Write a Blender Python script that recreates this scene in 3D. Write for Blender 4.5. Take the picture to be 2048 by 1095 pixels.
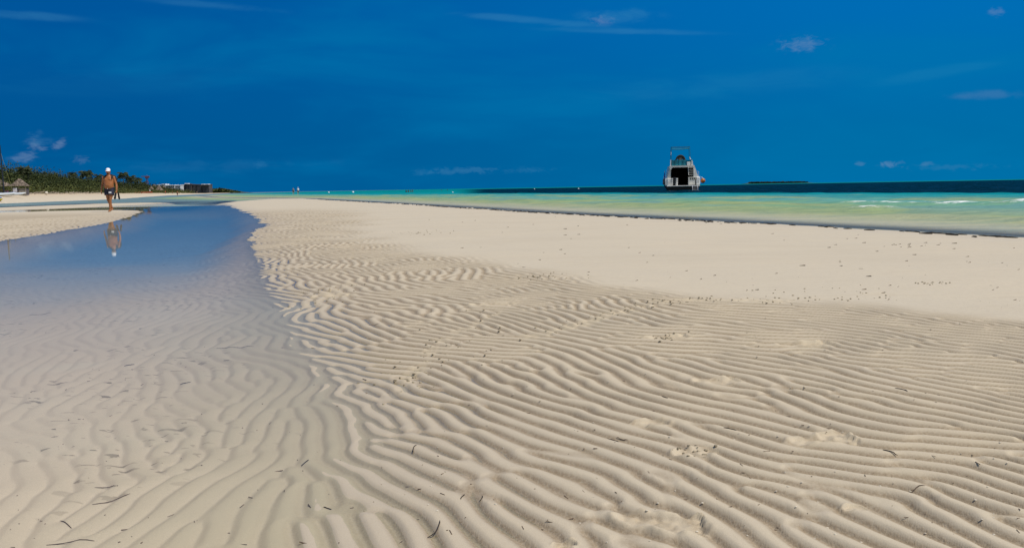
import bpy, bmesh, math, random
import numpy as np
from mathutils import Vector, Matrix, noise as mnoise
R = math.radians
random.seed(7); RNG = np.random.default_rng(11)
for o in list(bpy.data.objects): bpy.data.objects.remove(o)
scene = bpy.context.scene
# ------------------------------------------------------------------ camera
F = 1593.0; EYE = 0.72; ROLL = R(0.99); PITCH = math.atan(172*math.cos(ROLL)/F)
fw = Vector((0, math.cos(PITCH), -math.sin(PITCH))); up0 = Vector((0, math.sin(PITCH), math.cos(PITCH))); rt0 = Vector((1, 0, 0))
rt = rt0*math.cos(ROLL) - up0*math.sin(ROLL); up = up0*math.cos(ROLL) + rt0*math.sin(ROLL)
cd = bpy.data.cameras.new('camera'); cam = bpy.data.objects.new('camera', cd); scene.collection.objects.link(cam)
cam.matrix_world = Matrix(((rt.x, up.x, -fw.x, 0), (rt.y, up.y, -fw.y, 0), (rt.z, up.z, -fw.z, EYE), (0, 0, 0, 1)))
cd.sensor_width = 36; cd.lens = 36*F/2048; cd.clip_start = 0.05; cd.clip_end = 60000
scene.camera = cam
def pdir(u, v): return fw + rt*((u-1024)/F) - up*((v-547.5)/F)
def G(u, v, z=0.0):
    d = pdir(u, v); k = (z-EYE)/d.z; return (d.x*k, d.y*k)
def at(u, v, Y):
    d = pdir(u, v); k = Y/d.y; return Vector((d.x*k, Y, EYE+d.z*k))
# ------------------------------------------------------------------ view, sun, sky
scene.render.engine = 'CYCLES'
scene.view_settings.view_transform = 'Standard'; scene.view_settings.look = 'None'
scene.view_settings.exposure = 0; scene.view_settings.gamma = 1
SUN_EL = R(60); SUN_H = Vector((0.94, -0.34, 0)).normalized()
sl = bpy.data.lights.new('sun', 'SUN'); sl.energy = 4.2; sl.angle = R(0.53); sl.color = (1, 0.945, 0.865)
so = bpy.data.objects.new('sun', sl); scene.collection.objects.link(so)
sv = Vector((SUN_H.x*math.cos(SUN_EL), SUN_H.y*math.cos(SUN_EL), math.sin(SUN_EL)))
so.rotation_euler = sv.to_track_quat('Z', 'Y').to_euler(); so.location = (20, 0, 40)

class NT:
    """tiny helper for building node trees"""
    def __init__(s, nt): s.nt = nt; s.n = nt.nodes; s.l = nt.links
    def add(s, t, **k):
        n = s.n.new(t)
        for a, b in k.items(): setattr(n, a, b)
        return n
    def put(s, sock, v):
        if isinstance(v, bpy.types.NodeSocket): s.l.new(v, sock)
        elif v is not None:
            if hasattr(sock.default_value, '__len__') and not hasattr(v, '__len__'): v = (v,)*len(sock.default_value)
            if hasattr(v, '__len__') and len(v) == 3 and len(sock.default_value) == 4: v = (*v, 1)
            sock.default_value = v
    def m(s, op, a, b=None, c=None, clamp=False):
        n = s.add('ShaderNodeMath', operation=op); n.use_clamp = clamp
        for i, v in enumerate((a, b, c)):
            if v is not None: s.put(n.inputs[i], v)
        return n.outputs[0]
    def mixc(s, f, a, b, mode='MIX'):
        n = s.add('ShaderNodeMix', data_type='RGBA', blend_type=mode); n.clamp_factor = True
        s.put(n.inputs[0], f); s.put(n.inputs[6], a); s.put(n.inputs[7], b); return n.outputs[2]
    def rng(s, v, a, b, c=0.0, d=1.0, smooth=True):
        n = s.add('ShaderNodeMapRange'); n.interpolation_type = 'SMOOTHSTEP' if smooth else 'LINEAR'
        for i, x in enumerate((v, a, b, c, d)): s.put(n.inputs[i], x)
        return n.outputs[0]
    def noise(s, vec, scale, detail=3, rough=0.55, dist=0.0):
        n = s.add('ShaderNodeTexNoise'); s.put(n.inputs['Vector'], vec); n.inputs['Scale'].default_value = scale
        n.inputs['Detail'].default_value = detail; n.inputs['Roughness'].default_value = rough
        n.inputs['Distortion'].default_value = dist; return n.outputs[0]
    def mapping(s, vec, scale=(1, 1, 1), loc=(0, 0, 0), rot=(0, 0, 0)):
        n = s.add('ShaderNodeMapping'); s.put(n.inputs[0], vec); n.inputs['Scale'].default_value = scale
        n.inputs['Location'].default_value = loc; n.inputs['Rotation'].default_value = rot; return n.outputs[0]

world = bpy.data.worlds.new('World'); scene.world = world; world.use_nodes = True
W = NT(world.node_tree); W.n.clear()
sky = W.add('ShaderNodeTexSky', sky_type='NISHITA'); sky.sun_disc = False; sky.sun_elevation = SUN_EL
sky.sun_rotation = math.atan2(SUN_H.x, SUN_H.y); sky.air_density = 1.0; sky.dust_density = 0.2; sky.ozone_density = 3.0; sky.altitude = 200
tc = W.add('ShaderNodeTexCoord').outputs['Generated']
sx = W.add('ShaderNodeSeparateXYZ'); W.put(sx.inputs[0], tc); X, Y, Z = sx.outputs
# deep, polarised blue of the low sky; brighter and greener towards the sun's side
side = W.rng(X, -0.55, 0.62)
lowc = W.mixc(side, (0.0, 0.092, 0.285), (0.0, 0.153, 0.375))
hic = W.mixc(side, (0.0, 0.090, 0.33), (0.0, 0.155, 0.48))
grad = W.mixc(W.rng(Z, 0.0, 0.24), lowc, hic)
vn = W.noise(W.mapping(tc, (2.2, 2.2, 9)), 1.6, 4, 0.55, 0.4)
grad = W.mixc(W.rng(vn, 0.42, 0.75, 0.0, 0.55), grad, (0.0, 0.175, 0.42))
Yc = W.m('MAXIMUM', Y, 0.05)
P = W.m('DIVIDE', X, Yc); Q = W.m('DIVIDE', Z, Yc)
cn1 = W.noise(W.mapping(tc, (26, 26, 60)), 1.0, 6, 0.62, 0.3)
cn3 = W.noise(W.mapping(tc, (95, 95, 190)), 1.0, 5, 0.65, 0.5)
cn2 = W.noise(W.mapping(tc, (7, 7, 40), rot=(0, 0.05, 0)), 1.0, 5, 0.6, 0.8)
def cloud(u, v, du, dv, amp, nz, lo, hi, rot=0.0):
    d = pdir(u, v); p0 = d.x/d.y; q0 = d.z/d.y
    a = W.m('SUBTRACT', P, p0); b = W.m('SUBTRACT', Q, q0)
    c_, s_ = math.cos(rot), math.sin(rot)
    a2 = W.m('MULTIPLY_ADD', a, c_, W.m('MULTIPLY', b, s_)); b2 = W.m('MULTIPLY_ADD', b, c_, W.m('MULTIPLY', a, -s_))
    a2 = W.m('DIVIDE', a2, du/F); b2 = W.m('DIVIDE', b2, dv/F)
    r2 = W.m('ADD', W.m('MULTIPLY', a2, a2), W.m('MULTIPLY', b2, b2))
    g = W.m('POWER', 2.718, W.m('MULTIPLY', r2, -1.0))
    k = W.rng(W.m('ADD', nz, W.m('MULTIPLY', g, 0.30)), lo, hi+.04); amp = amp*.62
    return W.m('MULTIPLY', W.m('MULTIPLY', k, W.rng(g, 0.02, 0.55)), amp)
cur = grad
pink = (0.22, 0.33, 0.50); pale = (0.05, 0.27, 0.50)
for (u, v, du, dv, amp, nz, lo, hi, col, rot) in [
        (46, 314, 26, 11, 0.5, cn3, .50, .88, pink, 0.1), (66, 290, 13, 13, 0.5, cn3, .52, .88, pink, 0.3), (118, 288, 16, 9, 0.55, cn3, .50, .85, pink, 0.5), (84, 297, 13, 5, 0.5, cn3, .50, .85, pink, 0), (75, 275, 34, 18, 0.4, cn1, .58, .8, (.1, .3, .52), 0),
        (158, 320, 22, 9, 0.30, cn3, .55, .85, pink, 0), (1605, 88, 46, 16, 0.42, cn3, .52, .88, pink, 0.0), (1205, 41, 24, 10, 0.40, cn3, .52, .88, pink, 0),
        (1240, 32, 75, 14, 0.45, cn1, .45, .85, pale, 0), (1080, 42, 170, 7, 0.42, cn2, .45, .8, pale, -0.10), (1250, 62, 150, 6, .38, cn2, .45, .8, pale, -0.04),
        (30, 30, 110, 9, 0.42, cn2, .45, .9, pale, -0.08), (440, 12, 130, 8, 0.35, cn2, .45, .8, pale, -0.1), (1985, 190, 85, 9, 0.2, cn1, .5, .9, pink, 0),
        (1783, 328, 24, 8, 0.40, cn3, .56, .86, (.26, .38, .55), 0), (1722, 327, 12, 6, 0.3, cn3, .55, .85, (.2, .36, .52), 0), (1854, 328, 12, 6, 0.3, cn3, .55, .85, (.2, .36, .52), 0),
        (1994, 24, 16, 9, 0.35, cn3, .55, .85, pink, 0), (1450, 170, 260, 24, 0.30, cn2, .45, .85, (.02, .23, .46), 0.06), (1880, 145, 120, 12, .3, cn2, .45, .8, (.02, .24, .47), .15),
        (200, 160, 330, 30, 0.22, cn2, .45, .85, (.01, .16, .38), 0.02), (430, 332, 250, 14, 0.25, cn1, .60, .85, (.03, .19, .42), 0), (520, 328, 18, 10, .4, cn3, .55, .85, (.04, .22, .44), 0),
        (845, 344, 24, 8, 0.4, cn3, .55, .85, (.04, .22, .44), 0), (930, 341, 80, 8, 0.45, cn3, .58, .86, (.06, .25, .46), 0), (1050, 340, 60, 7, .35, cn3, .6, .86, (.05, .24, .45), 0), (1900, 334, 120, 8, .25, cn3, .6, .9, (.08, .27, .46), 0)]:
    cur = W.mixc(cloud(u, v, du, dv, amp, nz, lo, hi, rot), cur, col)
low = W.mixc(0.0, cur, cur)
sc = W.mixc(1.0, low, (10, 10, 10), 'MULTIPLY')
upf = W.rng(Z, 0.36, 0.62)
back = W.rng(Y, 0.25, -0.15)
final = W.mixc(W.m('MAXIMUM', upf, back), sc, sky.outputs[0])
bg = W.add('ShaderNodeBackground'); W.put(bg.inputs[0], final); bg.inputs[1].default_value = 0.10
wo = W.add('ShaderNodeOutputWorld'); W.l.new(bg.outputs[0], wo.inputs[0])

# ------------------------------------------------------------------ generic helpers
COL = scene.collection
def tag(o, label=None, cat=None, group=None, kind=None):
    if label: o['label'] = label
    if cat: o['category'] = cat
    if group: o['group'] = group
    if kind: o['kind'] = kind
    return o
def empty(name, loc, rz=0, label=None, cat=None, group=None):
    o = bpy.data.objects.new(name, None); COL.objects.link(o); o.location = loc; o.rotation_euler = (0, 0, rz)
    o.empty_display_size = 0.2
    return tag(o, label, cat, group)
def mobj(name, verts, faces, m=None, parent=None, smooth=False):
    me = bpy.data.meshes.new(name); me.from_pydata([tuple(v) for v in verts], [], faces); me.update()
    if smooth: me.polygons.foreach_set('use_smooth', [True]*len(me.polygons))
    if m: me.materials.append(m)
    o = bpy.data.objects.new(name, me); COL.objects.link(o)
    if parent: o.parent = parent
    return o
MATS = {}
def mat(name, col, rough=0.6, var=0.15, scale=8, metal=0.0, bump=0.0, spec=0.5, col2=None, coat=0):
    if name in MATS: return MATS[name]
    m = bpy.data.materials.new(name); m.use_nodes = True; N = NT(m.node_tree)
    b = N.n['Principled BSDF']; tco = N.add('ShaderNodeTexCoord').outputs['Object']
    nz = N.noise(tco, scale, 4, 0.6)
    c2 = col2 or tuple(c*(1-var*1.6) for c in col)
    N.put(b.inputs['Base Color'], N.mixc(N.rng(nz, 0.35, 0.65), col, c2))
    b.inputs['Roughness'].default_value = rough; b.inputs['Metallic'].default_value = metal
    b.inputs['Specular IOR Level'].default_value = spec; b.inputs['Coat Weight'].default_value = coat
    if bump:
        bn = N.add('ShaderNodeBump'); bn.inputs['Strength'].default_value = 0.6; bn.inputs['Distance'].default_value = bump
        N.put(bn.inputs['Height'], N.noise(tco, scale*3, 4, 0.6)); N.l.new(bn.outputs[0], b.inputs['Normal'])
    MATS[name] = m; return m
class MB:
    """collects shapes, links them as one mesh"""
    def __init__(s): s.v = []; s.f = []
    def add(s, vs, fs):
        k = len(s.v); s.v += [tuple(v) for v in vs]; s.f += [tuple(i+k for i in f) for f in fs]; return s
    def box(s, x0, x1, y0, y1, z0, z1, bev=0.0):
        bm = bmesh.new(); bmesh.ops.create_cube(bm, size=1)
        for v in bm.verts: v.co = Vector(((x0+x1)/2+v.co.x*(x1-x0), (y0+y1)/2+v.co.y*(y1-y0), (z0+z1)/2+v.co.z*(z1-z0)))
        if bev: bmesh.ops.bevel(bm, geom=bm.edges[:], offset=bev, segments=2, affect='EDGES', profile=0.5)
        bm.verts.index_update(); s.add([v.co for v in bm.verts], [[v.index for v in f.verts] for f in bm.faces]); bm.free(); return s
    def prism(s, pts, y0, y1):
        n = len(pts); vs = [(p[0], y0, p[1]) for p in pts]+[(p[0], y1, p[1]) for p in pts]
        fs = [tuple(range(n)), tuple(range(2*n-1, n-1, -1))]+[(i, n+i, n+(i+1) % n, (i+1) % n) for i in range(n)]
        return s.add(vs, fs)
    def tube(s, pts, rad, seg=8, sy=1.0, cap=True, ref=None):
        """loft along pts; rad: number, list, or list of (rx, ry)"""
        P_ = [Vector(p) for p in pts]; n = len(P_); vs = []; 
        for i, p in enumerate(P_):
            t = (P_[min(i+1, n-1)]-P_[max(i-1, 0)]).normalized()
            rf = Vector(ref) if ref else (Vector((0, 1, 0)) if abs(t.y) < 0.9 else Vector((0, 0, 1)))
            a = t.cross(rf).normalized(); b = t.cross(a).normalized()
            r = rad[i] if hasattr(rad, '__len__') else rad
            rx, ry = r if hasattr(r, '__len__') else (r, r*sy)
            for k in range(seg):
                an = 2*math.pi*k/seg; vs.append(p+a*(rx*math.cos(an))+b*(ry*math.sin(an)))
        fs = [(i*seg+k, i*seg+(k+1) % seg, (i+1)*seg+(k+1) % seg, (i+1)*seg+k) for i in range(n-1) for k in range(seg)]
        if cap: fs += [tuple(range(seg-1, -1, -1)), tuple((n-1)*seg+k for k in range(seg))]
        return s.add(vs, fs)
    def ball(s, c, r, seg=16, rings=10):
        rx, ry, rz = r if hasattr(r, '__len__') else (r, r, r); vs = [(c[0], c[1], c[2]+rz)]
        for i in range(1, rings):
            th = math.pi*i/rings
            for k in range(seg):
                ph = 2*math.pi*k/seg; vs.append((c[0]+rx*math.sin(th)*math.cos(ph), c[1]+ry*math.sin(th)*math.sin(ph), c[2]+rz*math.cos(th)))
        vs.append((c[0], c[1], c[2]-rz)); L = len(vs)-1
        fs = [(0, 1+k, 1+(k+1) % seg) for k in range(seg)]
        fs += [(1+i*seg+k, 1+(i+1)*seg+k, 1+(i+1)*seg+(k+1) % seg, 1+i*seg+(k+1) % seg) for i in range(rings-2) for k in range(seg)]
        fs += [(L, 1+(rings-2)*seg+(k+1) % seg, 1+(rings-2)*seg+k) for k in range(seg)]
        return s.add(vs, fs)
    def build(s, name, m, parent=None, smooth=False): return mobj(name, s.v, s.f, m, parent, smooth)
def copy_tree(o, parent=None):
    c = o.copy(); COL.objects.link(c)
    if parent: c.parent = parent
    for ch in [x for x in bpy.data.objects if x.parent == o]: copy_tree(ch, c)
    return c
# numpy noise and polygons
def vnoise(x, y, s, seed=0):
    rg = np.random.default_rng(seed); T = rg.random((256, 256)).astype(np.float32)
    X_ = x/s; Y_ = y/s; xi = np.floor(X_).astype(np.int64); yi = np.floor(Y_).astype(np.int64); fx = X_-xi; fy = Y_-yi
    fx = fx*fx*(3-2*fx); fy = fy*fy*(3-2*fy); a = xi & 255; b = yi & 255; a1 = (a+1) & 255; b1 = (b+1) & 255
    return ((T[a, b]*(1-fx)+T[a1, b]*fx)*(1-fy)+(T[a, b1]*(1-fx)+T[a1, b1]*fx)*fy)*2-1
def fbm(x, y, s, seed=0, o=3):
    r = 0; a = 1.0; n = 0
    for i in range(o): r = r+a*vnoise(x+13.7*i, y-7.1*i, s, seed+i); n += a; a *= .5; s *= .5
    return r/n
def segdist(x, y, pts, closed=False):
    d = np.full(x.shape, 1e18); n = len(pts)
    for i in range(n if closed else n-1):
        (ax, ay), (bx, by) = pts[i], pts[(i+1) % n]; dx, dy = bx-ax, by-ay
        t = np.clip(((x-ax)*dx+(y-ay)*dy)/(dx*dx+dy*dy+1e-12), 0, 1)
        d = np.minimum(d, (x-ax-t*dx)**2+(y-ay-t*dy)**2)
    return np.sqrt(d)
def sdpoly(x, y, pts):
    ins = np.zeros(x.shape, bool); n = len(pts)
    for i in range(n):
        (ax, ay), (bx, by) = pts[i], pts[(i+1) % n]
        if ay == by: continue
        c = ((ay > y) != (by > y)) & (x < (bx-ax)*(y-ay)/(by-ay)+ax); ins ^= c
    d = segdist(x, y, pts, True); return np.where(ins, d, -d)
def sst(v, a, b):
    t = np.clip((v-a)/(b-a), 0, 1); return t*t*(3-2*t)

# ------------------------------------------------------------------ plan of the shore
pool_edge = [G(u, v) for u, v in [(446, 406), (500, 424), (538, 450), (505, 478), (528, 500), (552, 540), (572, 575), (625, 615), (672, 655), (728, 705), (780, 770), (835, 840), (860, 930), (850, 1095)]]
sea_edge = [G(u, v) for u, v in [(478, 402), (540, 397.8), (602, 396.8), (640, 399), (760, 405.5), (870, 412), (1108, 427), (1332, 438), (1614, 453), (1800, 463), (2048, 477)]]
BAR = pool_edge + [(-.25, .9), (-.4, -3), (30, -3), (14, 0)] + sea_edge[::-1]
BANK1 = [G(u, v) for u, v in [(-500, 590), (0, 480), (60, 470), (150, 456), (215, 444), (250, 434), (272, 426), (276, 423), (262, 420.5), (200, 420), (100, 422), (0, 425), (-400, 436)]]
BANK2 = [G(u, v) for u, v in [(-400, 430), (0, 421), (150, 416), (246, 411), (300, 408.3), (335, 405.6), (300, 405), (213, 406.6), (100, 411), (0, 415), (-400, 424)]]
MAIN = [(-40, 0), (-45, 40), (-53, 83), (-64, 129), (-95, 208), (-150, 350), (-232, 600), (-330, 900), (-540, 1560), (-700, 1750), (-4000, 2600), (-4000, 0)]
RIP = [G(u, v) for u, v in [(560, 397), (690, 413), (770, 443), (735, 470), (857, 499), (1024, 530), (1150, 552), (1300, 575), (1480, 597), (1700, 603), (1850, 622), (2048, 640), (3600, 800)]] + [(60, -3), (-60, -3), (-60, 60)]
SEAPOLY = sea_edge[::-1]+[(-60, 130), (-200, 600), (-520, 2000), (-3000, 30000), (40000, 30000), (40000, -10), (14, -4)]
SHORE_L = [(12, -2)]+sea_edge[::-1][:-2]+[(-48, 130), (-130, 330), (-520, 1400), (-4000, 9000)]
def ground_height(x, y, ripples=None):
    wob = fbm(x, y, 1.3, 5)*np.clip(y*0.012, 0.03, 0.5)
    sb = sdpoly(x, y, BAR)+wob; s1 = sdpoly(x, y, BANK1)+wob*.8; s2 = sdpoly(x, y, BANK2)+wob*.8; sm = sdpoly(x, y, MAIN)+fbm(x, y, 9, 8)*1.2
    D = segdist(x, y, SHORE_L)
    insea = sdpoly(x, y, SEAPOLY) > 0
    sd = np.maximum(np.maximum(sb, s1*.8), s2*.6)
    dry = .004+.036*(1-np.exp(-np.maximum(sd, 0)/1.9))
    wet = np.maximum(.004+.028*np.minimum(sd, 0), -.034-.004*np.minimum(np.maximum(-sd, 0), 12))-.22*sst(y+fbm(x, y, 2.5, 55)*1.2, 3.4, 13)*sst(-sd, 0, .9)
    h = np.where(sd > 0, dry, wet)
    h = np.where(insea, np.where(sb > 0, h, -.012-.045*np.minimum(D, 40)), h)
    sc_ = np.where(insea | (sb > 0), sst(D, 0.5, 0.0), 0)*(sb > 0); h = h+sc_*.008
    m = np.maximum(sm, 0)
    land = 1.45*(1-np.exp(-m/5.5))*(1-.5*sst(y, 450, 800))+2.9*sst(m, 10, 24)*sst(y, 10, 60)*sst(y, 650, 430)+np.where(m > 3, fbm(x, y, 14, 3)*.35*sst(m, 3, 14), 0)
    h = np.where(sm > 0, np.maximum(land, h), np.maximum(h, np.where((sm > -6), h+(.05*np.exp(sm/1.5)), h)))
    return h, sd, sb, sm, D, insea
def hz(x, y):
    return float(ground_height(np.array([float(x)]), np.array([float(y)]))[0][0])

# ------------------------------------------------------------------ ripple field (oriented phasor noise with real branchings)
gx0, gx1, gy0, gy1, gs = -15.0, 9.5, 0.4, 36.0, 0.0125
nx = int((gx1-gx0)/gs); ny = int((gy1-gy0)/gs)
field = np.zeros((ny, nx), np.complex64)
ctrl = np.array([(-1.0, 2.2, -77), (-.5, 1.7, -72), (.23, 1.9, -65), (.82, 1.9, -55), (1.1, 1.8, -51), (1.86, 3.4, -46), (1.75, 4.0, -38), (-.08, 5.1, -54), (-3., 11.5, -54), (3, 6, -32), (-8, 20, -60), (-2, 5, -74), (-.35, 3.4, -57), (.35, 3.0, -50), (.1, 2.4, -60), (-10, 25, -80)])
def orient(x, y):
    w = 0; a = 0
    for cx, cy, an in ctrl:
        k = 1/(((x-cx)**2+(y-cy)**2)/(.2+.06*cy*cy)+.15)**1.5; w = w+k; a = a+k*an
    return a/w
cell = 0.12
kx, ky = np.meshgrid(np.arange(gx0, gx1, cell), np.arange(gy0, gy1, cell)); kx = (kx+RNG.random(kx.shape)*cell).ravel(); ky = (ky+RNG.random(ky.shape)*cell).ravel()
keep = (kx > -.75*ky-1.8) & (kx < .75*ky+1.8); kx = kx[keep]; ky = ky[keep]
ka = orient(kx, ky)+fbm(kx, ky, .42, 21, 2)*42+vnoise(kx, ky, .15, 23)*20
lam = (.069+.012*sst(ky, 2, 6)+.04*sst(ky, 9, 22))*(1+.30*fbm(kx, ky, .8, 31, 2))
R0 = .245; rr = int(R0/gs); ax = np.arange(-rr, rr+1)*gs; AX, AY = np.meshgrid(ax, ax); W0 = (np.exp(-(AX**2+AY**2)/(2*.080**2))).astype(np.float32)
for i in range(len(kx)):
    ci = int((kx[i]-gx0)/gs); cj = int((ky[i]-gy0)/gs)
    if ci-rr < 0 or cj-rr < 0 or ci+rr >= nx or cj+rr >= ny: continue
    th = math.radians(ka[i]+90); px = gx0+ci*gs; py = gy0+cj*gs
    k_ = 2*math.pi/lam[i]
    # local phase continues the mean field, with a random offset (this is what makes the crests branch)
    ph = k_*((AX+px-kx[i])*math.cos(th)+(AY+py-ky[i])*math.sin(th))
    sub = field[cj-rr:cj+rr+1, ci-rr:ci+rr+1]
    c0 = sub[rr, rr]
    off = RNG.random()*6.283 if abs(c0) < .4 else math.atan2(c0.imag, c0.real)+RNG.normal()*.80
    sub += W0*np.exp(1j*(ph+off)).astype(np.complex64)
def sample(x, y):
    fx = np.clip((x-gx0)/gs, 0, nx-2); fy = np.clip((y-gy0)/gs, 0, ny-2); i = fx.astype(int); j = fy.astype(int); fx = fx-i; fy = fy-j
    return (field[j, i]*(1-fx)+field[j, i+1]*fx)*(1-fy)+(field[j+1, i]*(1-fx)+field[j+1, i+1]*fx)*fy
def ripple(x, y):
    g = sample(x, y); mag = np.abs(g); t = np.mod(np.angle(g), 2*np.pi)/(2*np.pi)
    h = np.where(t < .36, sst(t, -.03, .37), 1-np.clip((t-.36)/.64, 0, 1)**2.0*.97)
    q = sst(mag, .03, .6); return h*q+.6*(1-q), q

# ------------------------------------------------------------------ sand sheet (one sheet out to the horizon)
rows = np.concatenate([np.geomspace(.6, 62, 2000), np.geomspace(63, 9000, 300)])
tcol = np.linspace(-1.0, 1.0, 1150)
YY = np.repeat(rows[:, None], len(tcol), 1); XX = (YY+.8)*tcol[None, :]
xf = XX.ravel(); yf = YY.ravel()
H, sd, sb, sm, D, insea = ground_height(xf, yf)
rp = sdpoly(xf, yf, RIP); rp = rp+fbm(xf, yf, .9, 41)*(.10+.04*yf)
onbar = sb > -0.5
rm = np.where(onbar, sst(rp, -.05-.01*yf, .25+.05*yf), 1.0)
rm = rm*np.where(insea & (sb < 0), .3, 1)*sst(yf, 36, 26)*(sm < 0)
under = sst(sd, .15, -.45)
near = yf < 36
rip = np.full(xf.shape, .55); rq = np.ones(xf.shape); rip[near], rq[near] = ripple(xf[near], yf[near])
amp = .0180*(1-.45*under)*(1-.45*sst(-sd, .3, 1.8))*(.82+.30*fbm(xf, yf, .7, 51)+.22*vnoise(xf, yf, .11, 53)); amp = amp*(1+.55*sst(yf, 5, 14))
H = H+(rip-.66)*amp*rm
# fine lumps of damp sand, and wide swales on the smooth bar
H += fbm(xf, yf, .05, 61, 2)*.0006*sst(yf, 14, 4)+fbm(xf*.5, yf*1.2, .5, 65, 3)*.006*(1-rm)*sst(yf, 60, 20)*onbar
dist = np.zeros(xf.shape)
def trample(pts, w, a=1.0, seed=70, hgt=.011):
    """crumbled, walked-on strip of sand"""
    global H, dist
    P_ = [G(u, v, .03) for u, v in pts]
    bb = (yf < max(p[1] for p in P_)+1) & (yf > min(p[1] for p in P_)-1) & (xf > min(p[0] for p in P_)-1) & (xf < max(p[0] for p in P_)+1)
    x = xf[bb]; y = yf[bb]; d = segdist(x, y, P_)
    k = sst(d+fbm(x, y, .12, seed)*w*.9, w, w*.25)*a*sst(fbm(x, y, .14, seed+4), -.45, .15)
    n = fbm(x, y, .035, seed+1, 3); n2 = np.abs(vnoise(x, y, .06, seed+2))
    H[bb] += k*(np.floor(n*3)/3*hgt*.55+hgt*.5*n2-hgt*.25); dist[bb] = np.maximum(dist[bb], k)
trample([(1065, 668), (1150, 645), (1240, 622), (1320, 603), (1420, 597), (1560, 601)], .085)
trample([(1180, 640), (1290, 612)], .06, seed=72)
trample([(800, 772), (850, 700), (900, 665), (1000, 620)], .05, .8, 74)
trample([(600, 605), (640, 590), (700, 560)], .10, .8, 76)
trample([(1020, 556), (1060, 553)], .07, .9, 78)
trample([(1110, 552), (1145, 551)], .06, .9, 79)
trample([(1640, 596), (1760, 588)], .09, .7, 81, .008)
trample([(750, 745), (820, 745)], .035, .8, 83)
def footprint(u, v, ang, L=.24, wd=.085, dep=.010, toes=True):
    global H, dist
    cx, cy = G(u, v, .03); bb = (np.abs(xf-cx) < .4) & (np.abs(yf-cy) < .4); x = xf[bb]-cx; y = yf[bb]-cy
    c, s = math.cos(ang), math.sin(ang); a = x*c+y*s; b = -x*s+y*c
    d = np.minimum(((a+L*.27)/(L*.23))**2+(b/(wd*.40))**2, np.minimum(((a-L*.18)/(L*.30))**2+(b/(wd*.5))**2, (a/(L*.34))**2+((b-.008)/(wd*.28))**2))
    if toes:
        for k in range(5): d = np.minimum(d, ((a-L*(.50-.025*k))/.013)**2+((b+wd*.42-k*.019)/.010)**2)
    r = np.sqrt(d); k = sst(r, 1.15, .75); rim = np.exp(-((r-1.3)/.22)**2)
    Hm = np.mean(H[bb][r < 1]) if (r < 1).any() else 0
    H[bb] = H[bb]*(1-k*.75)+k*.75*Hm-k*dep+rim*dep*.45+(k+rim)*fbm(xf[bb], yf[bb], .018, 90, 2)*.005; dist[bb] = np.maximum(dist[bb], np.maximum(k, rim*.7)*.55)
for a_ in [(1640, 872, .1, .17, .065), (1668, 861, .3, .10, .05), (1388, 893, .2, .11, .06), (1335, 671, .1, .2, .09), (1608, 686, 0, .22, .08), (1318, 1028, -.4, .18, .075), (1430, 755, .0, .15, .07), (1710, 1005, .1, .05, .03), (1130, 1070, .4, .045, .035), (1300, 835, .2, .11, .06), (660, 585, .2, .3, .1), (980, 605, 0, .25, .1)]: footprint(*a_, dep=.006, toes=a_[3] > .12)
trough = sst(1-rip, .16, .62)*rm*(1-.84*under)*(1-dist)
wetv = sst(H, .020, .002)
wetv = np.where(sm > 0, sst(H, .12, .02), wetv)
nr, nc = YY.shape
co = np.stack([xf, yf, H], 1).astype(np.float32)
me = bpy.data.meshes.new('sand'); me.vertices.add(nr*nc); me.vertices.foreach_set('co', co.ravel())
idx = np.arange(nr*nc).reshape(nr, nc); q = np.stack([idx[:-1, :-1], idx[:-1, 1:], idx[1:, 1:], idx[1:, :-1]], -1).reshape(-1, 4).astype(np.int32)
me.loops.add(q.size); me.loops.foreach_set('vertex_index', q.ravel()); me.polygons.add(len(q))
me.polygons.foreach_set('loop_start', np.arange(0, q.size, 4, dtype=np.int32)); me.polygons.foreach_set('loop_total', np.full(len(q), 4, np.int32))
me.polygons.foreach_set('use_smooth', np.ones(len(q), bool)); me.update(calc_edges=True)
for nm, arr in (('trough', trough), ('wetness', wetv), ('crumbly', dist), ('landward', sst(sm, 0, 8)), ('overgrown', sst(sm+fbm(xf, yf, 4, 77)*3, 8.5, 12)), ('submerged', sst(H, .002, -.03)), ('seabed', (insea & (sb < 0)).astype(float)), ('rippled', rm), ('deep', np.clip((-.04-H)/.20, 0, 1)*(insea < .5))):
    a_ = me.attributes.new(nm, 'FLOAT', 'POINT'); a_.data.foreach_set('value', arr.astype(np.float32))
sand = bpy.data.objects.new('sand', me); COL.objects.link(sand); tag(sand, kind='structure')
ms = bpy.data.materials.new('sand'); ms.use_nodes = True; N = NT(ms.node_tree); b = N.n['Principled BSDF']
def attr(N, nm): return N.add('ShaderNodeAttribute', attribute_name=nm).outputs['Fac']
pos = N.add('ShaderNodeNewGeometry').outputs['Position']
DRY = (.515, .430, .302); WET = (.46, .385, .28)
n_l = N.noise(pos, .7, 4, .6); n_m = N.noise(pos, 9, 4, .6); n_g = N.noise(pos, 420, 2, .6); n_c = N.noise(pos, 130, 3, .7)
base = N.mixc(N.rng(n_l, .3, .7), DRY, (.475, .405, .295)); base = N.mixc(N.rng(n_m, .35, .7, 0, .35), base, (.46, .385, .285))
base = N.mixc(N.m('MULTIPLY', attr(N, 'landward'), .75), base, (.56, .42, .26))
base = N.mixc(attr(N, 'wetness'), base, WET)
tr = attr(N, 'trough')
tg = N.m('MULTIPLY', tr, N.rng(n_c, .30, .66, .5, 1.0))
base = N.mixc(N.m('MULTIPLY', tg, .86), base, (.232, .168, .098))  # coarse dark grains in the troughs, plus flank shade painted into the colour
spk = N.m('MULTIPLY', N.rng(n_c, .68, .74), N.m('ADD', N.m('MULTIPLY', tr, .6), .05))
base = N.mixc(spk, base, (.10, .085, .06))
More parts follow.
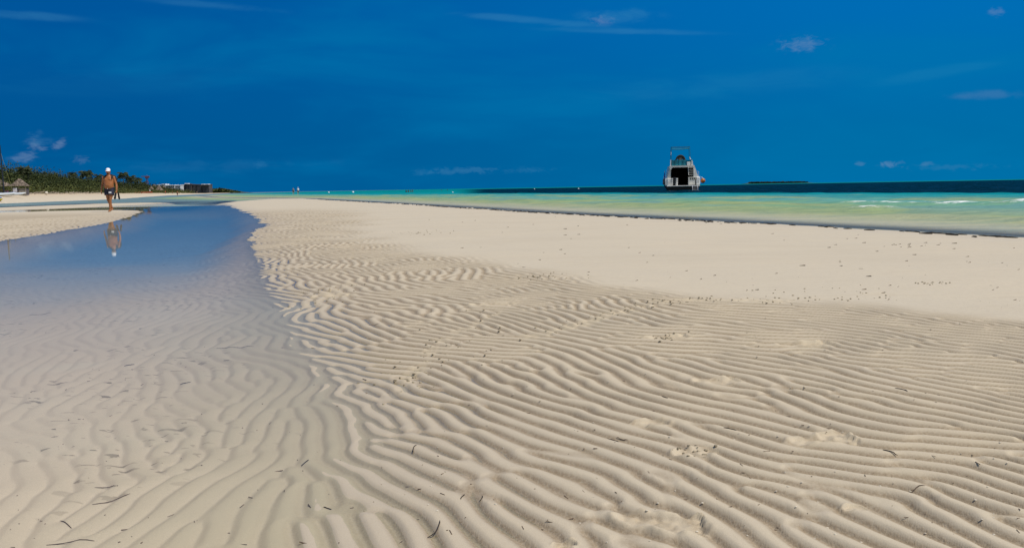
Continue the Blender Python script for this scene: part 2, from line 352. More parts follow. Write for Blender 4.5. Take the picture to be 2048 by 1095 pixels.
base = N.mixc(N.m('MULTIPLY', attr(N, 'crumbly'), .5), base, (.52, .42, .27))
base = N.mixc(N.m('MULTIPLY', attr(N, 'submerged'), .72), base, (.64, .52, .415))
base = N.mixc(N.m('MULTIPLY', attr(N, 'deep'), .9), base, (.19, .34, .49))  # blue pool floor: deeper water, and brighter mirrored sky put into the colour
base = N.mixc(N.rng(n_g, .35, .7, 0, .28), base, (.30, .24, .165))
# dark blotches painted on the pool floor as shadows of small floating clumps
clump_shadow = N.noise(N.mapping(pos, (13, 30, 1), rot=(0, 0, .25)), 1.0, 2, .5, .6); clump_shadow_m = N.noise(pos, 1.1, 2, .5)
base = N.mixc(N.m('MULTIPLY', N.m('MULTIPLY', N.rng(clump_shadow, .635, .66), N.rng(clump_shadow_m, .50, .58)), N.m('MULTIPLY', attr(N, 'submerged'), .75)), base, (.13, .10, .065))
# thin dry streaks on the smooth bar
stk = N.noise(N.mapping(pos, (2.2, 9, 1), rot=(0, 0, .35)), 1.0, 3, .6, .3)
sel = N.m('MULTIPLY', N.m('SUBTRACT', 1.0, attr(N, 'rippled')), N.m('SUBTRACT', 1.0, attr(N, 'landward')))
base = N.mixc(N.m('MULTIPLY', N.rng(stk, .56, .70), N.m('MULTIPLY', sel, .34)), base, (.34, .27, .18))
base = N.mixc(N.m('MULTIPLY', sel, .5), base, (.545, .475, .360))
damp = N.noise(N.mapping(pos, (.35, .9, 1), rot=(0, 0, .5)), 1.0, 5, .6, .4)
base = N.mixc(N.m('MULTIPLY', N.rng(damp, .45, .68), N.m('MULTIPLY', sel, .40)), base, (.46, .39, .285))
base = N.mixc(attr(N, 'seabed'), base, (.40, .36, .26))
base = N.mixc(attr(N, 'overgrown'), base, N.mixc(N.rng(n_l, .35, .65), (.030, .038, .012), (.07, .065, .03)))
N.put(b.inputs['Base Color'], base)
N.put(b.inputs['Roughness'], N.m('MULTIPLY_ADD', attr(N, 'wetness'), -.35, .9)); b.inputs['Specular IOR Level'].default_value = .25
bn = N.add('ShaderNodeBump'); bn.inputs['Strength'].default_value = .55; bn.inputs['Distance'].default_value = .0024
bt = N.m('MULTIPLY', N.noise(N.mapping(pos, (1, 2.2, 1), rot=(0, 0, .35)), 16, 5, .65), N.m('MULTIPLY', sel, 5.0))
N.put(bn.inputs['Height'], N.m('ADD', N.m('ADD', bt, N.m('MULTIPLY', n_c, N.m('MULTIPLY_ADD', tr, 1.5, .35))), N.m('MULTIPLY', n_g, .35))); N.l.new(bn.outputs[0], b.inputs['Normal'])
me.materials.append(ms)
del co, q, idx

# ------------------------------------------------------------------ water: still pool and wavy sea
rows = np.concatenate([np.geomspace(.6, 12, 90)[:-1], np.geomspace(12, 120, 700)[:-1], np.geomspace(120, 900, 300)[:-1], np.geomspace(900, 30000, 70)])
tcol = np.linspace(-1.0, 1.0, 760)
YY = np.repeat(rows[:, None], len(tcol), 1); XX = (YY+.8)*tcol[None, :]; wx = XX.ravel(); wy = YY.ravel()
Hg, wsd, wsb, wsm, wD, wins = ground_height(wx, wy)
ss = sdpoly(wx, wy, SEAPOLY)
wv = sst(wD, .6, 5)*sst(ss, 0, 3)
wp = wD+fbm(wx, wy, 3.5, 101)*1.6
s1 = .5+.5*np.sin(2*np.pi*wp/2.9+fbm(wx, wy, 6, 103)*3); s2 = .5+.5*np.sin(2*np.pi*(wD*.9+wy*.25)/1.3+fbm(wx, wy, 2, 105)*4)
zw = (s1**2.5*.045*sst(vnoise(wx, wy, 5, 107), -.5, .5)*1.3+s2**2*.028+fbm(wx, wy, .9, 133)*.02)*wv*sst(wy, 300, 60)
deep = sst(wD, 24, 34); zw += deep*(fbm(wx, wy*1.0, 2.2, 109, 3)*(.035+.05*sst(wy, 105, 140))+fbm(wx, wy, .8, 110, 2)*.03)*sst(wy, 700, 150)
FOAM = [((1715, 407), (1800, 408), 1.2), ((1820, 411), (1875, 411), 1.2), ((1908, 408), (2048, 411), 1.5), ((2048, 411), (2200, 416), 1), ((1700, 417), (1745, 420), .9), ((1810, 424), (1845, 425), .6), ((1960, 430), (1985, 432), .5), ((1283, 406), (1335, 404), .45), ((1040, 401), (1075, 402), .4), ((1480, 414), (1520, 415), .45), ((910, 400), (945, 400), .3), ((1630, 404), (1660, 405), .35), ((805, 402), (830, 399), .3)]
foam = np.zeros(wx.shape)
for (a, c, k) in FOAM:
    p0 = G(*a); p1 = G(*c); L = math.hypot(p1[0]-p0[0], p1[1]-p0[1])
    d = segdist(wx, wy, [p0, p1])+fbm(wx, wy, 1.1, 113)*.35; g = np.exp(-(d/.55)**2); zw += g*.085*min(k, 1); foam = np.maximum(foam, np.exp(-(d/.62)**2)*k*(.75+.5*vnoise(wx, wy, .9, 117)))
foam = np.maximum(foam, .46*sst(s1, .84, 1)*sst(vnoise(wx, wy, 2.2, 115), .35, .9)*sst(wD, 3, 6)*sst(wD, 24, 14)*(wins))
def lerp3(stops, v):
    v_ = np.clip(v, stops[0][0], stops[-1][0]); xs = [s[0] for s in stops]
    return np.stack([np.interp(v_, xs, [s[1][k] for s in stops]) for k in range(3)], 1)
Dn = wD+fbm(wx, wy, 4, 121)*1.2*sst(wD, 1, 8)
body = lerp3([(0, (.46, .42, .32)), (2.0, (.48, .45, .29)), (4.5, (.38, .42, .18)), (9, (.25, .41, .19)), (14, (.13, .40, .29)), (20, (.045, .31, .27)), (26, (.004, .29, .29)), (60, (.0, .24, .22)), (400, (.0, .22, .20))], Dn)
patch = fbm(wx*1.0, wy*.8, 2.6, 125, 3); pk = sst(patch, -.05, .35)*sst(wD, 4, 8)*sst(wD, 26, 17)
body = body*(1-.6*pk[:, None])+np.array([.42, .42, .15])*.6*pk[:, None]; pk2 = sst(-patch, .05, .4)*sst(wD, 3, 8)*sst(wD, 26, 17)
body = body*(1-.5*pk2[:, None])+np.array([.16, .32, .33])*.5*pk2[:, None]
dk = sst(Dn, 28, 30.5)*sst(wy+fbm(wx, wy, 40, 127)*20, 900, 600)*sst(wx/wy, -.075, -.03)
body = body*(1-dk[:, None])+np.array([.0, .017, .032])*dk[:, None]
lag = sst(ss, 4, -2)*sst(wy, 38, 56)
body = body*(1-lag[:, None])+np.array([.19, .275, .27])*lag[:, None]
opac = np.where(ss > 0, sst(wD, .1, 1.7)*.93, 0); opac = np.maximum(opac, lag*.85*sst(wsd, -.3, -3))
calm = sst(ss, 1.5, -1.0)
zz = zw.copy(); zz[wsm > 0] -= .3*np.clip(wsm[wsm > 0]/3, 0, 1)
far = Hg-zz > .05
wco = np.stack([wx, wy, zz], 1).astype(np.float32)
nr, nc = YY.shape; idx = np.arange(nr*nc).reshape(nr, nc)
q = np.stack([idx[:-1, :-1], idx[:-1, 1:], idx[1:, 1:], idx[1:, :-1]], -1).reshape(-1, 4)
dryq = (Hg[q].min(1) > .03); seaq = (ss[q].mean(1) > 0) | (wy[q].mean(1) > 46)
def water(name, mask, m):
    qq = q[mask]; used = np.unique(qq); rmap = np.full(nr*nc, -1); rmap[used] = np.arange(len(used)); qq = rmap[qq].astype(np.int32)
    me = bpy.data.meshes.new(name); me.vertices.add(len(used)); me.vertices.foreach_set('co', wco[used].ravel())
    me.loops.add(qq.size); me.loops.foreach_set('vertex_index', qq.ravel()); me.polygons.add(len(qq))
    me.polygons.foreach_set('loop_start', np.arange(0, qq.size, 4, dtype=np.int32)); me.polygons.foreach_set('loop_total', np.full(len(qq), 4, np.int32))
    me.polygons.foreach_set('use_smooth', np.ones(len(qq), bool)); me.update(calc_edges=True)
    for nm, arr in (('opacity', opac), ('foam', foam), ('calm', calm), ('deepness', dk)):
        a_ = me.attributes.new(nm, 'FLOAT', 'POINT'); a_.data.foreach_set('value', arr[used].astype(np.float32))
    a_ = me.attributes.new('body', 'FLOAT_COLOR', 'POINT'); a_.data.foreach_set('color', np.concatenate([body[used], np.ones((len(used), 1))], 1).astype(np.float32).ravel())
    me.materials.append(m); o = bpy.data.objects.new(name, me); COL.objects.link(o); return tag(o, kind='structure')
def water_mat(name, still):
    m = bpy.data.materials.new(name); m.use_nodes = True; N = NT(m.node_tree); N.n.clear()
    pos = N.add('ShaderNodeNewGeometry').outputs['Position']; out = N.add('ShaderNodeOutputMaterial')
    bn = N.add('ShaderNodeBump'); 
    if still:
        bn.inputs['Strength'].default_value = .15; bn.inputs['Distance'].default_value = .0004
        N.put(bn.inputs['Height'], N.noise(N.mapping(pos, (6, 9, 1)), 2.2, 3, .5))
    else:
        bn.inputs['Strength'].default_value = .8; bn.inputs['Distance'].default_value = .09
        N.put(bn.inputs['Height'], N.m('ADD', N.noise(N.mapping(pos, (1.5, 3, 1), rot=(0, 0, .4)), 2.0, 5, .6), N.m('MULTIPLY', N.noise(N.mapping(pos, (.3, .8, 1), rot=(0, 0, .4)), 1, 2, .5), 2)))
    fr = N.add('ShaderNodeFresnel'); fr.inputs[0].default_value = 1.333; N.l.new(bn.outputs[0], fr.inputs['Normal'])
    gl = N.add('ShaderNodeBsdfGlossy'); gl.inputs['Roughness'].default_value = .02 if still else .12; N.l.new(bn.outputs[0], gl.inputs['Normal'])
    tr_ = N.add('ShaderNodeBsdfTransparent'); tr_.inputs[0].default_value = (.935, .970, .955, 1)
    df = N.add('ShaderNodeBsdfDiffuse'); N.l.new(bn.outputs[0], df.inputs['Normal']); bc = N.add('ShaderNodeAttribute', attribute_name='body').outputs['Color']
    fo = attr(N, 'foam'); fn = N.noise(N.mapping(pos, (1.6, 2.2, 1)), 1.6, 6, .75)
    fm = N.rng(N.m('ADD', fn, N.m('MULTIPLY', fo, .30)), .70, .90); fm = N.m('MULTIPLY', fm, N.rng(fo, .05, .3))
    if not still:
        st = N.noise(N.mapping(pos, (.35, 1.6, 1), rot=(0, 0, .38)), 1.0, 4, .6)
        bc = N.mixc(N.rng(st, .4, .65, 0, .6), bc, N.mixc(1, bc, (.55, .72, .85), 'MULTIPLY'))  # darker streaks: shade of the wave faces painted into the water colour
        N.put(df.inputs[0], N.mixc(fm, bc, (.78, .79, .76)))
    else: N.put(df.inputs[0], bc)
    op = N.m('MAXIMUM', attr(N, 'opacity'), fm)
    mx = N.add('ShaderNodeMixShader'); N.put(mx.inputs[0], op); N.l.new(tr_.outputs[0], mx.inputs[1]); N.l.new(df.outputs[0], mx.inputs[2])
    mx2 = N.add('ShaderNodeMixShader')
    if still: fac = fr.outputs[0]
    else:
        # waves tilt towards the viewer: a rough sea mirrors far less than a flat sheet would
        lim = N.m('MULTIPLY_ADD', N.m('SUBTRACT', 1.0, attr(N, 'opacity')), .25, .21)
        chop = N.noise(N.mapping(pos, (.35, .9, 1), rot=(0, 0, .3)), 1.0, 5, .65)
        lim = N.m('MULTIPLY', lim, N.m('SUBTRACT', 1.0, N.m('MULTIPLY', attr(N, 'deepness'), N.rng(chop, .35, .62, .2, .95))))
        fac = N.m('MULTIPLY', N.m('MINIMUM', fr.outputs[0], lim), N.m('SUBTRACT', 1.0, fm))
    N.put(mx2.inputs[0], fac); N.l.new(mx.outputs[0], mx2.inputs[1]); N.l.new(gl.outputs[0], mx2.inputs[2]); N.l.new(mx2.outputs[0], out.inputs[0])
    return m
water('sea', seaq & ~dryq, water_mat('sea_water', False))
water('tidal_pool', ~seaq & ~dryq, water_mat('pool_water', True))
del wco, q, idx

# ================================================================== OBJECTS
M = dict(
    skin=mat('tanned_skin', (.33, .12, .035), .5, .12, 6), skin2=mat('pale_skin', (.42, .24, .15), .5, .12, 6), navy=mat('navy_cloth', (.008, .011, .03), .8, .1, 20),
    white=mat('white_cloth', (.80, .80, .80), .8, .06, 20), cap=mat('white_cap_cloth', (.74, .75, .78), .8, .05, 20), black=mat('black_rubber', (.012, .012, .012), .6, .1, 10), grey=mat('grey_cloth', (.18, .18, .18), .8, .1, 20),
    darkcloth=mat('charcoal_cloth', (.02, .022, .02), .9, .2, 20), hair=mat('dark_hair', (.015, .01, .008), .7, .1, 50), lip=mat('lip_skin', (.2, .05, .035), .5, .1, 5), eye=mat('eye_white', (.6, .58, .55), .3, .02, 5),
    gel=mat('white_gelcoat', (.86, .84, .78), .25, .07, 1.3, col2=(.76, .73, .66), coat=.3), cream=mat('cream_moulding', (.70, .66, .57), .35, .1, 1.5), dark=mat('cockpit_shade', (.003, .003, .003), .95, .1, 3, spec=.05), navyhull=mat('navy_hull_paint', (.003, .005, .009), .5, .1, 2, coat=0),
    teal=mat('teal_canvas', (.01, .27, .34), .7, .25, 2.5), tealtube=mat('teal_frame_tube', (.01, .12, .15), .4, .1, 5), steel=mat('boat_steel', (.55, .55, .56), .25, .05, 5, metal=.9), glass=mat('smoked_glass', (.01, .02, .025), .08, .1, 2), orange=mat('orange_buoy_vinyl', (.42, .13, .015), .4, .3, 3), bluep=mat('blue_plastic', (.0, .12, .45), .4, .1, 3), yellowp=mat('yellow_plastic', (.55, .42, .0), .4, .1, 3),
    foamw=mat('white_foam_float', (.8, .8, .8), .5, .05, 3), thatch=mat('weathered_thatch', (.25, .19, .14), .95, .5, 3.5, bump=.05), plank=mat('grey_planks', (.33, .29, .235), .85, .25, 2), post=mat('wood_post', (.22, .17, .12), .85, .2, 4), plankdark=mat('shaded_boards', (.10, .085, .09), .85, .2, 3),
    trunk=mat('palm_trunk', (.16, .12, .08), .9, .3, 3), concrete=mat('pale_render', (.62, .63, .64), .8, .1, .3), darkglass=mat('hotel_glass', (.02, .03, .045), .2, .2, .5), brownwall=mat('brown_facade', (.10, .085, .08), .7, .2, .3), roofw=mat('white_roof', (.8, .8, .8), .6, .05, .2), red=mat('crane_red', (.16, .035, .03), .6, .1, 1), rock=mat('pale_driftwood', (.45, .37, .28), .9, .4, 2), hull=mat('sailboat_hull', (.72, .77, .80), .3, .05, 1), mastm=mat('dark_mast', (.012, .014, .02), .4, .05, 2), pole=mat('yellowed_pole', (.25, .25, .08), .6, .1, 2), magenta=mat('magenta_cloth', (.28, .04, .16), .8, .3, 2), towel=mat('white_towel', (.7, .68, .72), .9, .1, 6),
    red2=mat('red_cloth', (.45, .07, .03), .8, .1, 2), weed=mat('dead_seaweed', (.050, .036, .022), .9, .4, 15), brownf=mat('dry_weed', (.24, .19, .13), .9, .4, 15), twig=mat('dark_twig', (.035, .022, .015), .8, .3, 30), brownb=mat('brown_blade', (.14, .09, .055), .8, .3, 30), clod=mat('sand_clod', (.40, .33, .22), .95, .3, 40), shell=mat('bleached_shell', (.62, .55, .43), .5, .15, 40))
def leaf_mat(name, c1, c2):
    m = bpy.data.materials.new(name); m.use_nodes = True; N = NT(m.node_tree); b = N.n['Principled BSDF']
    v = N.add('ShaderNodeAttribute', attribute_name='tint').outputs['Fac']; N.put(b.inputs['Base Color'], N.mixc(v, c1, c2)); b.inputs['Roughness'].default_value = .75; b.inputs['Specular IOR Level'].default_value = .2
    return m
LEAF = leaf_mat('scrub_leaf', (.016, .026, .004), (.085, .095, .025)); PALM = leaf_mat('palm_leaf', (.014, .022, .008), (.05, .06, .02))
def remesh(o, vox, it=4):
    m = o.modifiers.new('Remesh', 'REMESH'); m.mode = 'VOXEL'; m.voxel_size = vox; m.use_smooth_shade = True
    s = o.modifiers.new('Smooth', 'SMOOTH'); s.factor = .5; s.iterations = it
    return o

# ---------------------------------------------------------------- the walking man (faces the camera, -Y)
mx, my = G(222, 423, .02); my_z = hz(mx, my)
man = empty('person', (mx, my, my_z), 0.0, 'shirtless tanned person in white cap and navy swim shorts walking barefoot along the pool', 'person')
b = MB()
ref = (0, 1, 0)
# trunk: hips, belly, chest, shoulders, neck (rx across, ry deep)
b.tube([(0, .01, .80), (0, .01, .88), (0, 0, .97), (0, -.02, 1.06), (.0, -.03, 1.14), (0, -.015, 1.24), (0, 0, 1.34), (0, .01, 1.42), (0, .015, 1.475), (0, .01, 1.52), (0, 0, 1.58)],
       [(.13, .10), (.185, .125), (.190, .145), (.192, .165), (.198, .160), (.208, .145), (.218, .13), (.205, .11), (.11, .085), (.065, .066), (.058, .06)], 24)
b.ball((-.085, -.085, 1.33), (.095, .06, .07)); b.ball((.085, -.085, 1.33), (.095, .06, .07)); b.ball((0, -.09, 1.10), (.15, .11, .12))
b.ball((0, .0, 1.665), (.078, .095, .115), 20, 14); b.ball((0, -.03, 1.61), (.058, .066, .06)); b.ball((0, -.102, 1.655), (.015, .022, .026)); b.ball((0, -.078, 1.705), (.055, .03, .014))
for s in (-1, 1):
    b.ball((s*.080, .005, 1.655), (.012, .022, .033)); b.ball((s*.212, .0, 1.405), (.068, .066, .072))
    b.tube([(s*.10, .02, 1.46), (s*.19, .01, 1.425)], [.055, .05], 12)
# arms hang a little away from the body; right arm (screen left) swings back, left arm carries the sandals
def arm(s, el, wr):
    b.tube([(s*.215, 0, 1.41), (s*.25, el[1]*.5, 1.27), el], [.058, .052, .044], 14); b.tube([el, ((el[0]*.6+wr[0]*.4), (el[1]*.6+wr[1]*.4), (el[2]*.6+wr[2]*.4)), wr], [.044, .043, .027], 14)
ER = (-.295, .03, 1.13); WR = (-.315, -.05, .88); EL = (.295, .02, 1.13); WL = (.335, -.07, .885)
arm(-1, ER, WR); arm(1, EL, WL)
def hand(w, s, curl):
    x, y, z = w; b.tube([(x, y, z+.01), (x, y-.006, z-.04), (x, y-.012, z-.085)], [(.022, .018), (.018, .040), (.016, .040)], 12, ref=(0, 1, 0))
    for k, L in enumerate((.068, .078, .074, .058)):
        fy = y-.012-.031+k*.021; L1 = L*.5
        p0 = (x, fy, z-.08); p1 = (x-s*.008*curl, fy-.002, z-.08-L1); p2 = (x-s*.035*curl, fy, z-.08-L1-L*.35*(1-.4*curl))
        b.tube([p0, p1, p2], [.0098, .0092, .0082], 8)
    b.tube([(x-s*.004, y-.035, z-.03), (x-s*.018, y-.062, z-.062), (x-s*.022, y-.066, z-.095)], [.014, .011, .0095], 8)
hand(WR, -1, .7); hand(WL, 1, 1.0)
# legs: left leg (screen right) forward and planted, right leg just behind, heel lifting; feet tread nearly one line
def leg(hip, knee, ank, toe):
    b.tube([hip, tuple((hip[i]*.5+knee[i]*.5) for i in range(3)), knee], [.098, .082, .058], 18)
    cf = tuple(knee[i]*.66+ank[i]*.34+(0, .018, 0)[i] for i in range(3)); b.tube([knee, cf, ank], [.057, .058, .036], 16)
    b.tube([(ank[0], ank[1]+.035, ank[2]-.035), (ank[0], ank[1]-.03, ank[2]-.035), toe], [(.034, .036), (.040, .034), (.046, .016)], 12, ref=(0, 0, 1))
    b.tube([ank, (ank[0], ank[1]+.02, ank[2]-.05)], [.037, .034], 12)
    for k in range(5): b.ball((toe[0]-.034+.017*k, toe[1]-.022+.006*abs(k-1.5), toe[2]-.004), (.010, .020, .010), 8, 6)
leg((.09, .0, .86), (.055, -.12, .49), (.03, -.12, .085), (.045, -.27, .022))
leg((-.09, .0, .86), (-.070, -.01, .48), (-.035, .19, .13), (-.055, .05, .035))
body = remesh(b.build('body', M['skin'], man), .009, 3)
# swim shorts: a yoke over both thighs
b = MB(); b.tube([(0, .01, 1.015), (0, .01, .95), (0, .01, .88), (0, .01, .82)], [(.205, .165), (.212, .155), (.208, .145), (.175, .13)], 24)
b.tube([(.095, -.01, .88), (.092, -.045, .77), (.088, -.07, .69)], [.115, .115, .116], 20); b.tube([(-.095, 0, .88), (-.098, 0, .77), (-.096, -.01, .69)], [.115, .115, .116], 20)
sh = remesh(b.build('swim_shorts', M['navy'], man), .012, 3)
MB().box(.06, .17, -.212, -.196, .765, .83, .006).build('patch', M['white'], sh); MB().tube([(.0, -.157, .99), (.01, -.165, .94)], .006, 6).build('drawstring', M['white'], sh)
# cap
b = MB(); vs = []; seg = 20
prof = [(.092, 1.70), (.093, 1.735), (.082, 1.775), (.055, 1.803), (.02, 1.815)]
for r, z in prof: vs += [(r*.92*math.cos(2*math.pi*k/seg), r*1.12*math.sin(2*math.pi*k/seg), z) for k in range(seg)]
vs.append((0, 0, 1.817)); fs = [(i*seg+k, i*seg+(k+1) % seg, (i+1)*seg+(k+1) % seg, (i+1)*seg+k) for i in range(4) for k in range(seg)]+[(4*seg+k, 4*seg+(k+1) % seg, 5*seg) for k in range(seg)]
cap = b.add(vs, fs).build('cap', M['cap'], man, True)
b = MB(); n = 12; vs = []
for k in range(n+1):
    an = math.pi*(1+k/n); ox, oy = .083*math.cos(an), .098*math.sin(an); vs += [(ox, oy, 1.712), (ox*1.0, -.02+oy*1.62, 1.690-.012*abs(math.cos(an))), (ox, oy, 1.706), (ox, -.02+oy*1.62, 1.684-.012*abs(math.cos(an)))]
fs = []
for k in range(n): i = 4*k; fs += [(i, i+1, i+5, i+4), (i+2, i+6, i+7, i+3), (i+1, i+3, i+7, i+5)]
b.add(vs, fs).build('brim', M['cap'], cap, True)
b = MB(); b.ball((0, .028, 1.665), (.083, .085, .085)); b.build('hair', M['hair'], man, True)
for s in (-1, 1): MB().ball((s*.030, -.083, 1.678), (.012, .008, .007), 10, 6).build('eye', M['eye'], man, True)
MB().ball((0, -.092, 1.612), (.026, .010, .008), 10, 6).build('mouth', M['lip'], man, True)
b = MB(); b.ball((0, -.052, 1.582), (.05, .05, .028)); b.build('beard', M['hair'], man, True)
# dark shirt slung round the neck and over the left shoulder
b = MB(); b.tube([(-.12, -.135, 1.38), (-.135, -.10, 1.45), (-.10, .04, 1.50), (0, .095, 1.51), (.12, .05, 1.50), (.19, -.06, 1.46), (.20, -.125, 1.39)], [(.03, .025), (.045, .028), (.05, .03), (.05, .03), (.055, .035), (.06, .03), (.03, .02)], 12)
b.tube([(.17, .02, 1.49), (.25, .03, 1.46), (.285, .06, 1.36), (.285, .08, 1.24)], [(.04, .03), (.05, .04), (.04, .045), (.02, .04)], 12)
remesh(b.build('slung_shirt', M['darkcloth'], man), .012, 3)
# sandals carried in the left hand
sx_, sy_, sz_ = mx+WL[0]-.0, my+WL[1]-.01, my_z+WL[2]-.12
san = empty('flip_flops', (sx_, sy_, sz_-.26), 0, 'pair of black flip-flops dangling from the walking person\'s hand', 'sandals')
for k, (dx, an) in enumerate(((-.035, .22), (.05, -.18))):
    b = MB(); o_ = [(-.032, .0), (-.04, -.07), (-.036, -.14), (-.045, -.21), (-.03, -.262), (0, -.275), (.03, -.262), (.045, -.21), (.036, -.14), (.04, -.07), (.032, 0), (0, .012)]
    b.prism(o_, -.011, .011); so_ = b.build('sole', M['black'], san); so_.location = (dx, -.01+.03*k, .27); so_.rotation_euler = (0, an, .5-k*.9)
    st_ = MB().tube([(-.034, -.0, -.12), (-.02, -.035, -.17), (0, -.012, -.22), (.02, -.035, -.17), (.034, 0, -.12)], .007, 6).build('strap', M['black'], so_)

# ---------------------------------------------------------------- smaller people
def figure(loc, rz, h, top, bottom, walk=.12, label='', cat='person', group=None, wade=False, vox=.025, hat=None):
    p = empty('person', loc, rz, label, cat, group); k = h/1.75; b = MB()
    b.tube([(0, 0, .78*k), (0, 0, .92*k), (0, 0, 1.08*k), (0, 0, 1.28*k), (0, 0, 1.40*k), (0, 0, 1.45*k), (0, 0, 1.54*k)], [(.12, .09), (.165, .11), (.15, .11), (.19, .12), (.16, .1), (.06, .06), (.05, .055)], 14)
    b.ball((0, 0, 1.62*k), (.08, .095, .115*k), 12, 8); b.ball((0, -.095, 1.61*k), (.015, .02, .025), 6, 5)
    for s in (-1, 1):
        w = s*walk
        b.tube([(s*.18, 0, 1.38*k), (s*.24, .02, 1.10*k), (s*.25, -w-.03, .86*k)], [.05, .042, .03], 10); b.tube([(s*.25, -w-.03, .86*k), (s*.25, -w-.05, .70*k)], [(.018, .04), (.012, .03)], 8)
        b.tube([(s*.085, 0, .84*k), (s*.08, w*.9-.02, .46*k), (s*.075, w*1.5, .08)], [.09, .06, .038], 12); b.tube([(s*.075, w*1.5+.04, .05), (s*.075, w*1.5-.15, .03)], [.038, .03], 8)
    remesh(b.build('body', M['skin2'] if bottom != 'navy' else M['skin'], p), vox, 2)
    if top:
        b = MB(); b.tube([(0, 0, .90*k), (0, 0, 1.08*k), (0, 0, 1.28*k), (0, 0, 1.40*k), (0, 0, 1.455*k)], [(.185, .135), (.175, .135), (.21, .14), (.18, .12), (.075, .075)], 16)
        for s in (-1, 1): b.tube([(s*.16, 0, 1.38*k), (s*.235, .01, 1.18*k)], [.07, .065], 10)
        remesh(b.build('shirt', M[top], p), vox, 2)
    b = MB(); b.tube([(0, 0, 1.0*k), (0, 0, .82*k)], [(.185, .135), (.185, .135)], 14)
    for s in (-1, 1): b.tube([(s*.09, 0, .86*k), (s*.085, s*walk*.3, .64*k)], [.108, .10], 12)
    remesh(b.build('shorts', M[bottom], p), vox, 2)
    MB().ball((0, .015, 1.645*k), (.09, .10, .10*k), 12, 8).build('hair' if not hat else 'hat', M[hat or 'hair'], p, True)
    return p
def stand(u, v, dz=0.0):
    x, y = G(u, v, 0.0); return (x, y, dz)
figure(stand(587, 389), .1, 1.70, 'grey', 'darkcloth', .14, 'far walker in grey, left one of the couple at the sandbar tip', group='far couple wading at the sandbar tip')
figure(stand(596.5, 389), -.1, 1.75, 'white', 'darkcloth', .12, 'far walker in white, right one of the couple at the sandbar tip', group='far couple wading at the sandbar tip', hat='cap')
px, py = G(355, 391.5, 0)
figure((px, py, -.05), .3, 1.7, None, 'navy', .05, 'dark silhouetted bather standing in the shallows, nearer one below the low hotel blocks', group='bathers wading below the hotels')
px, py = G(358.5, 389.5, 0)
figure((px, py, -.05), -.3, 1.6, None, 'navy', .05, 'small dark bather standing behind the nearer one below the hotel blocks', group='bathers wading below the hotels')
for i, (u, lab) in enumerate([(812.5, 'dark bather in the turquoise shallows, leftmost of four'), (817, 'dark bather in the turquoise shallows, second of four from the left'), (822, 'dark bather in the turquoise shallows, third of four from the left'), (825.5, 'dark bather in the turquoise shallows, rightmost of four')]):
    x, y = G(u, 383.9-.004*(u-800), 0); y0 = min(y, 260); x = x*y0/y
    figure((x, y0, -1.02), .5*i, 1.75, 'darkcloth', 'navy', .03, lab, group='four bathers standing in waist-deep sea', vox=.04)
for u, lab in [(883, 'tiny far bather out by the dark water edge, left one of two'), (895, 'tiny far bather out by the dark water edge, right one of two')]:
    p = at(u, 380, 420); figure((p.x, 420, -1.2), 0, 1.75, 'darkcloth', 'navy', .03, lab, group='two far bathers by the dark water', vox=.05)
for i, (u, t, bo, lab) in enumerate([(300, 'white', 'navy', 'far beachgoer in white standing left of the thatched shades'), (331, 'red2', 'navy', 'far beachgoer in red beside the largest far thatched shade'), (345, None, 'navy', 'far beachgoer without a shirt right of the far thatched shades'), (380, 'grey', 'navy', 'far beachgoer in grey at the waterline below the dark hotel'), (394, None, 'grey', 'far beachgoer in grey shorts below the dark hotel, by the one in grey'), (428, 'darkcloth', 'navy', 'far beachgoer in dark clothes on the shore below the low green hill'), (468, 'white', 'grey', 'far beachgoer in a white shirt near the tip of the headland')]):
    Y_ = [330, 360, 400, 560, 600, 800, 1100][i]; p = at(u, 386, Y_); figure((p.x, Y_, hz(p.x, Y_)), i, 1.72, t, bo, .08, lab, group='far beachgoers along the shore', vox=.05)

# ---------------------------------------------------------------- the motor yacht seen from astern (x right, y forward)
bp = at(1365, 381.4, 102); BT = empty('motor_yacht', (bp.x, 102, .04), R(-9), 'white flybridge motor yacht with navy hull anchored stern-on over the dark seagrass', 'boat')
k_ = .00702
def S(a, b): return ((a-520)*k_, (925-b)*k_)
b = MB(); secs = []
for t, w, zt, zb in [(0, 2.12, .62, -.35), (.15, 2.2, .75, -.5), (.4, 2.2, 1.0, -.6), (.65, 1.95, 1.25, -.6), (.85, 1.15, 1.45, -.5), (1.0, .06, 1.6, .1)]:
    y = t*12.2; secs.append([(-w, y, zt), (-w*.97, y, zt*.5), (-w*.8, y, 0), (-w*.35, y, zb), (w*.35, y, zb), (w*.8, y, 0), (w*.97, y, zt*.5), (w, y, zt)])
vs = [p for s in secs for p in s]; fs = [(i*8+k, i*8+k+1, (i+1)*8+k+1, (i+1)*8+k) for i in range(5) for k in range(7)]+[(i*8+7, i*8, (i+1)*8, (i+1)*8+7) for i in range(5)]+[tuple(range(8))]
hullo = b.add(vs, fs).build('hull', M['navyhull'], BT)
MB().box(-1.95, 1.95, -.025, .02, .44, .52, .01).build('waterline_stripe', M['teal'], hullo)
b = MB(); b.box(-2.0, 2.1, -.95, .3, .50, .60, .03); plat = b.build('swim_platform', M['gel'], BT)
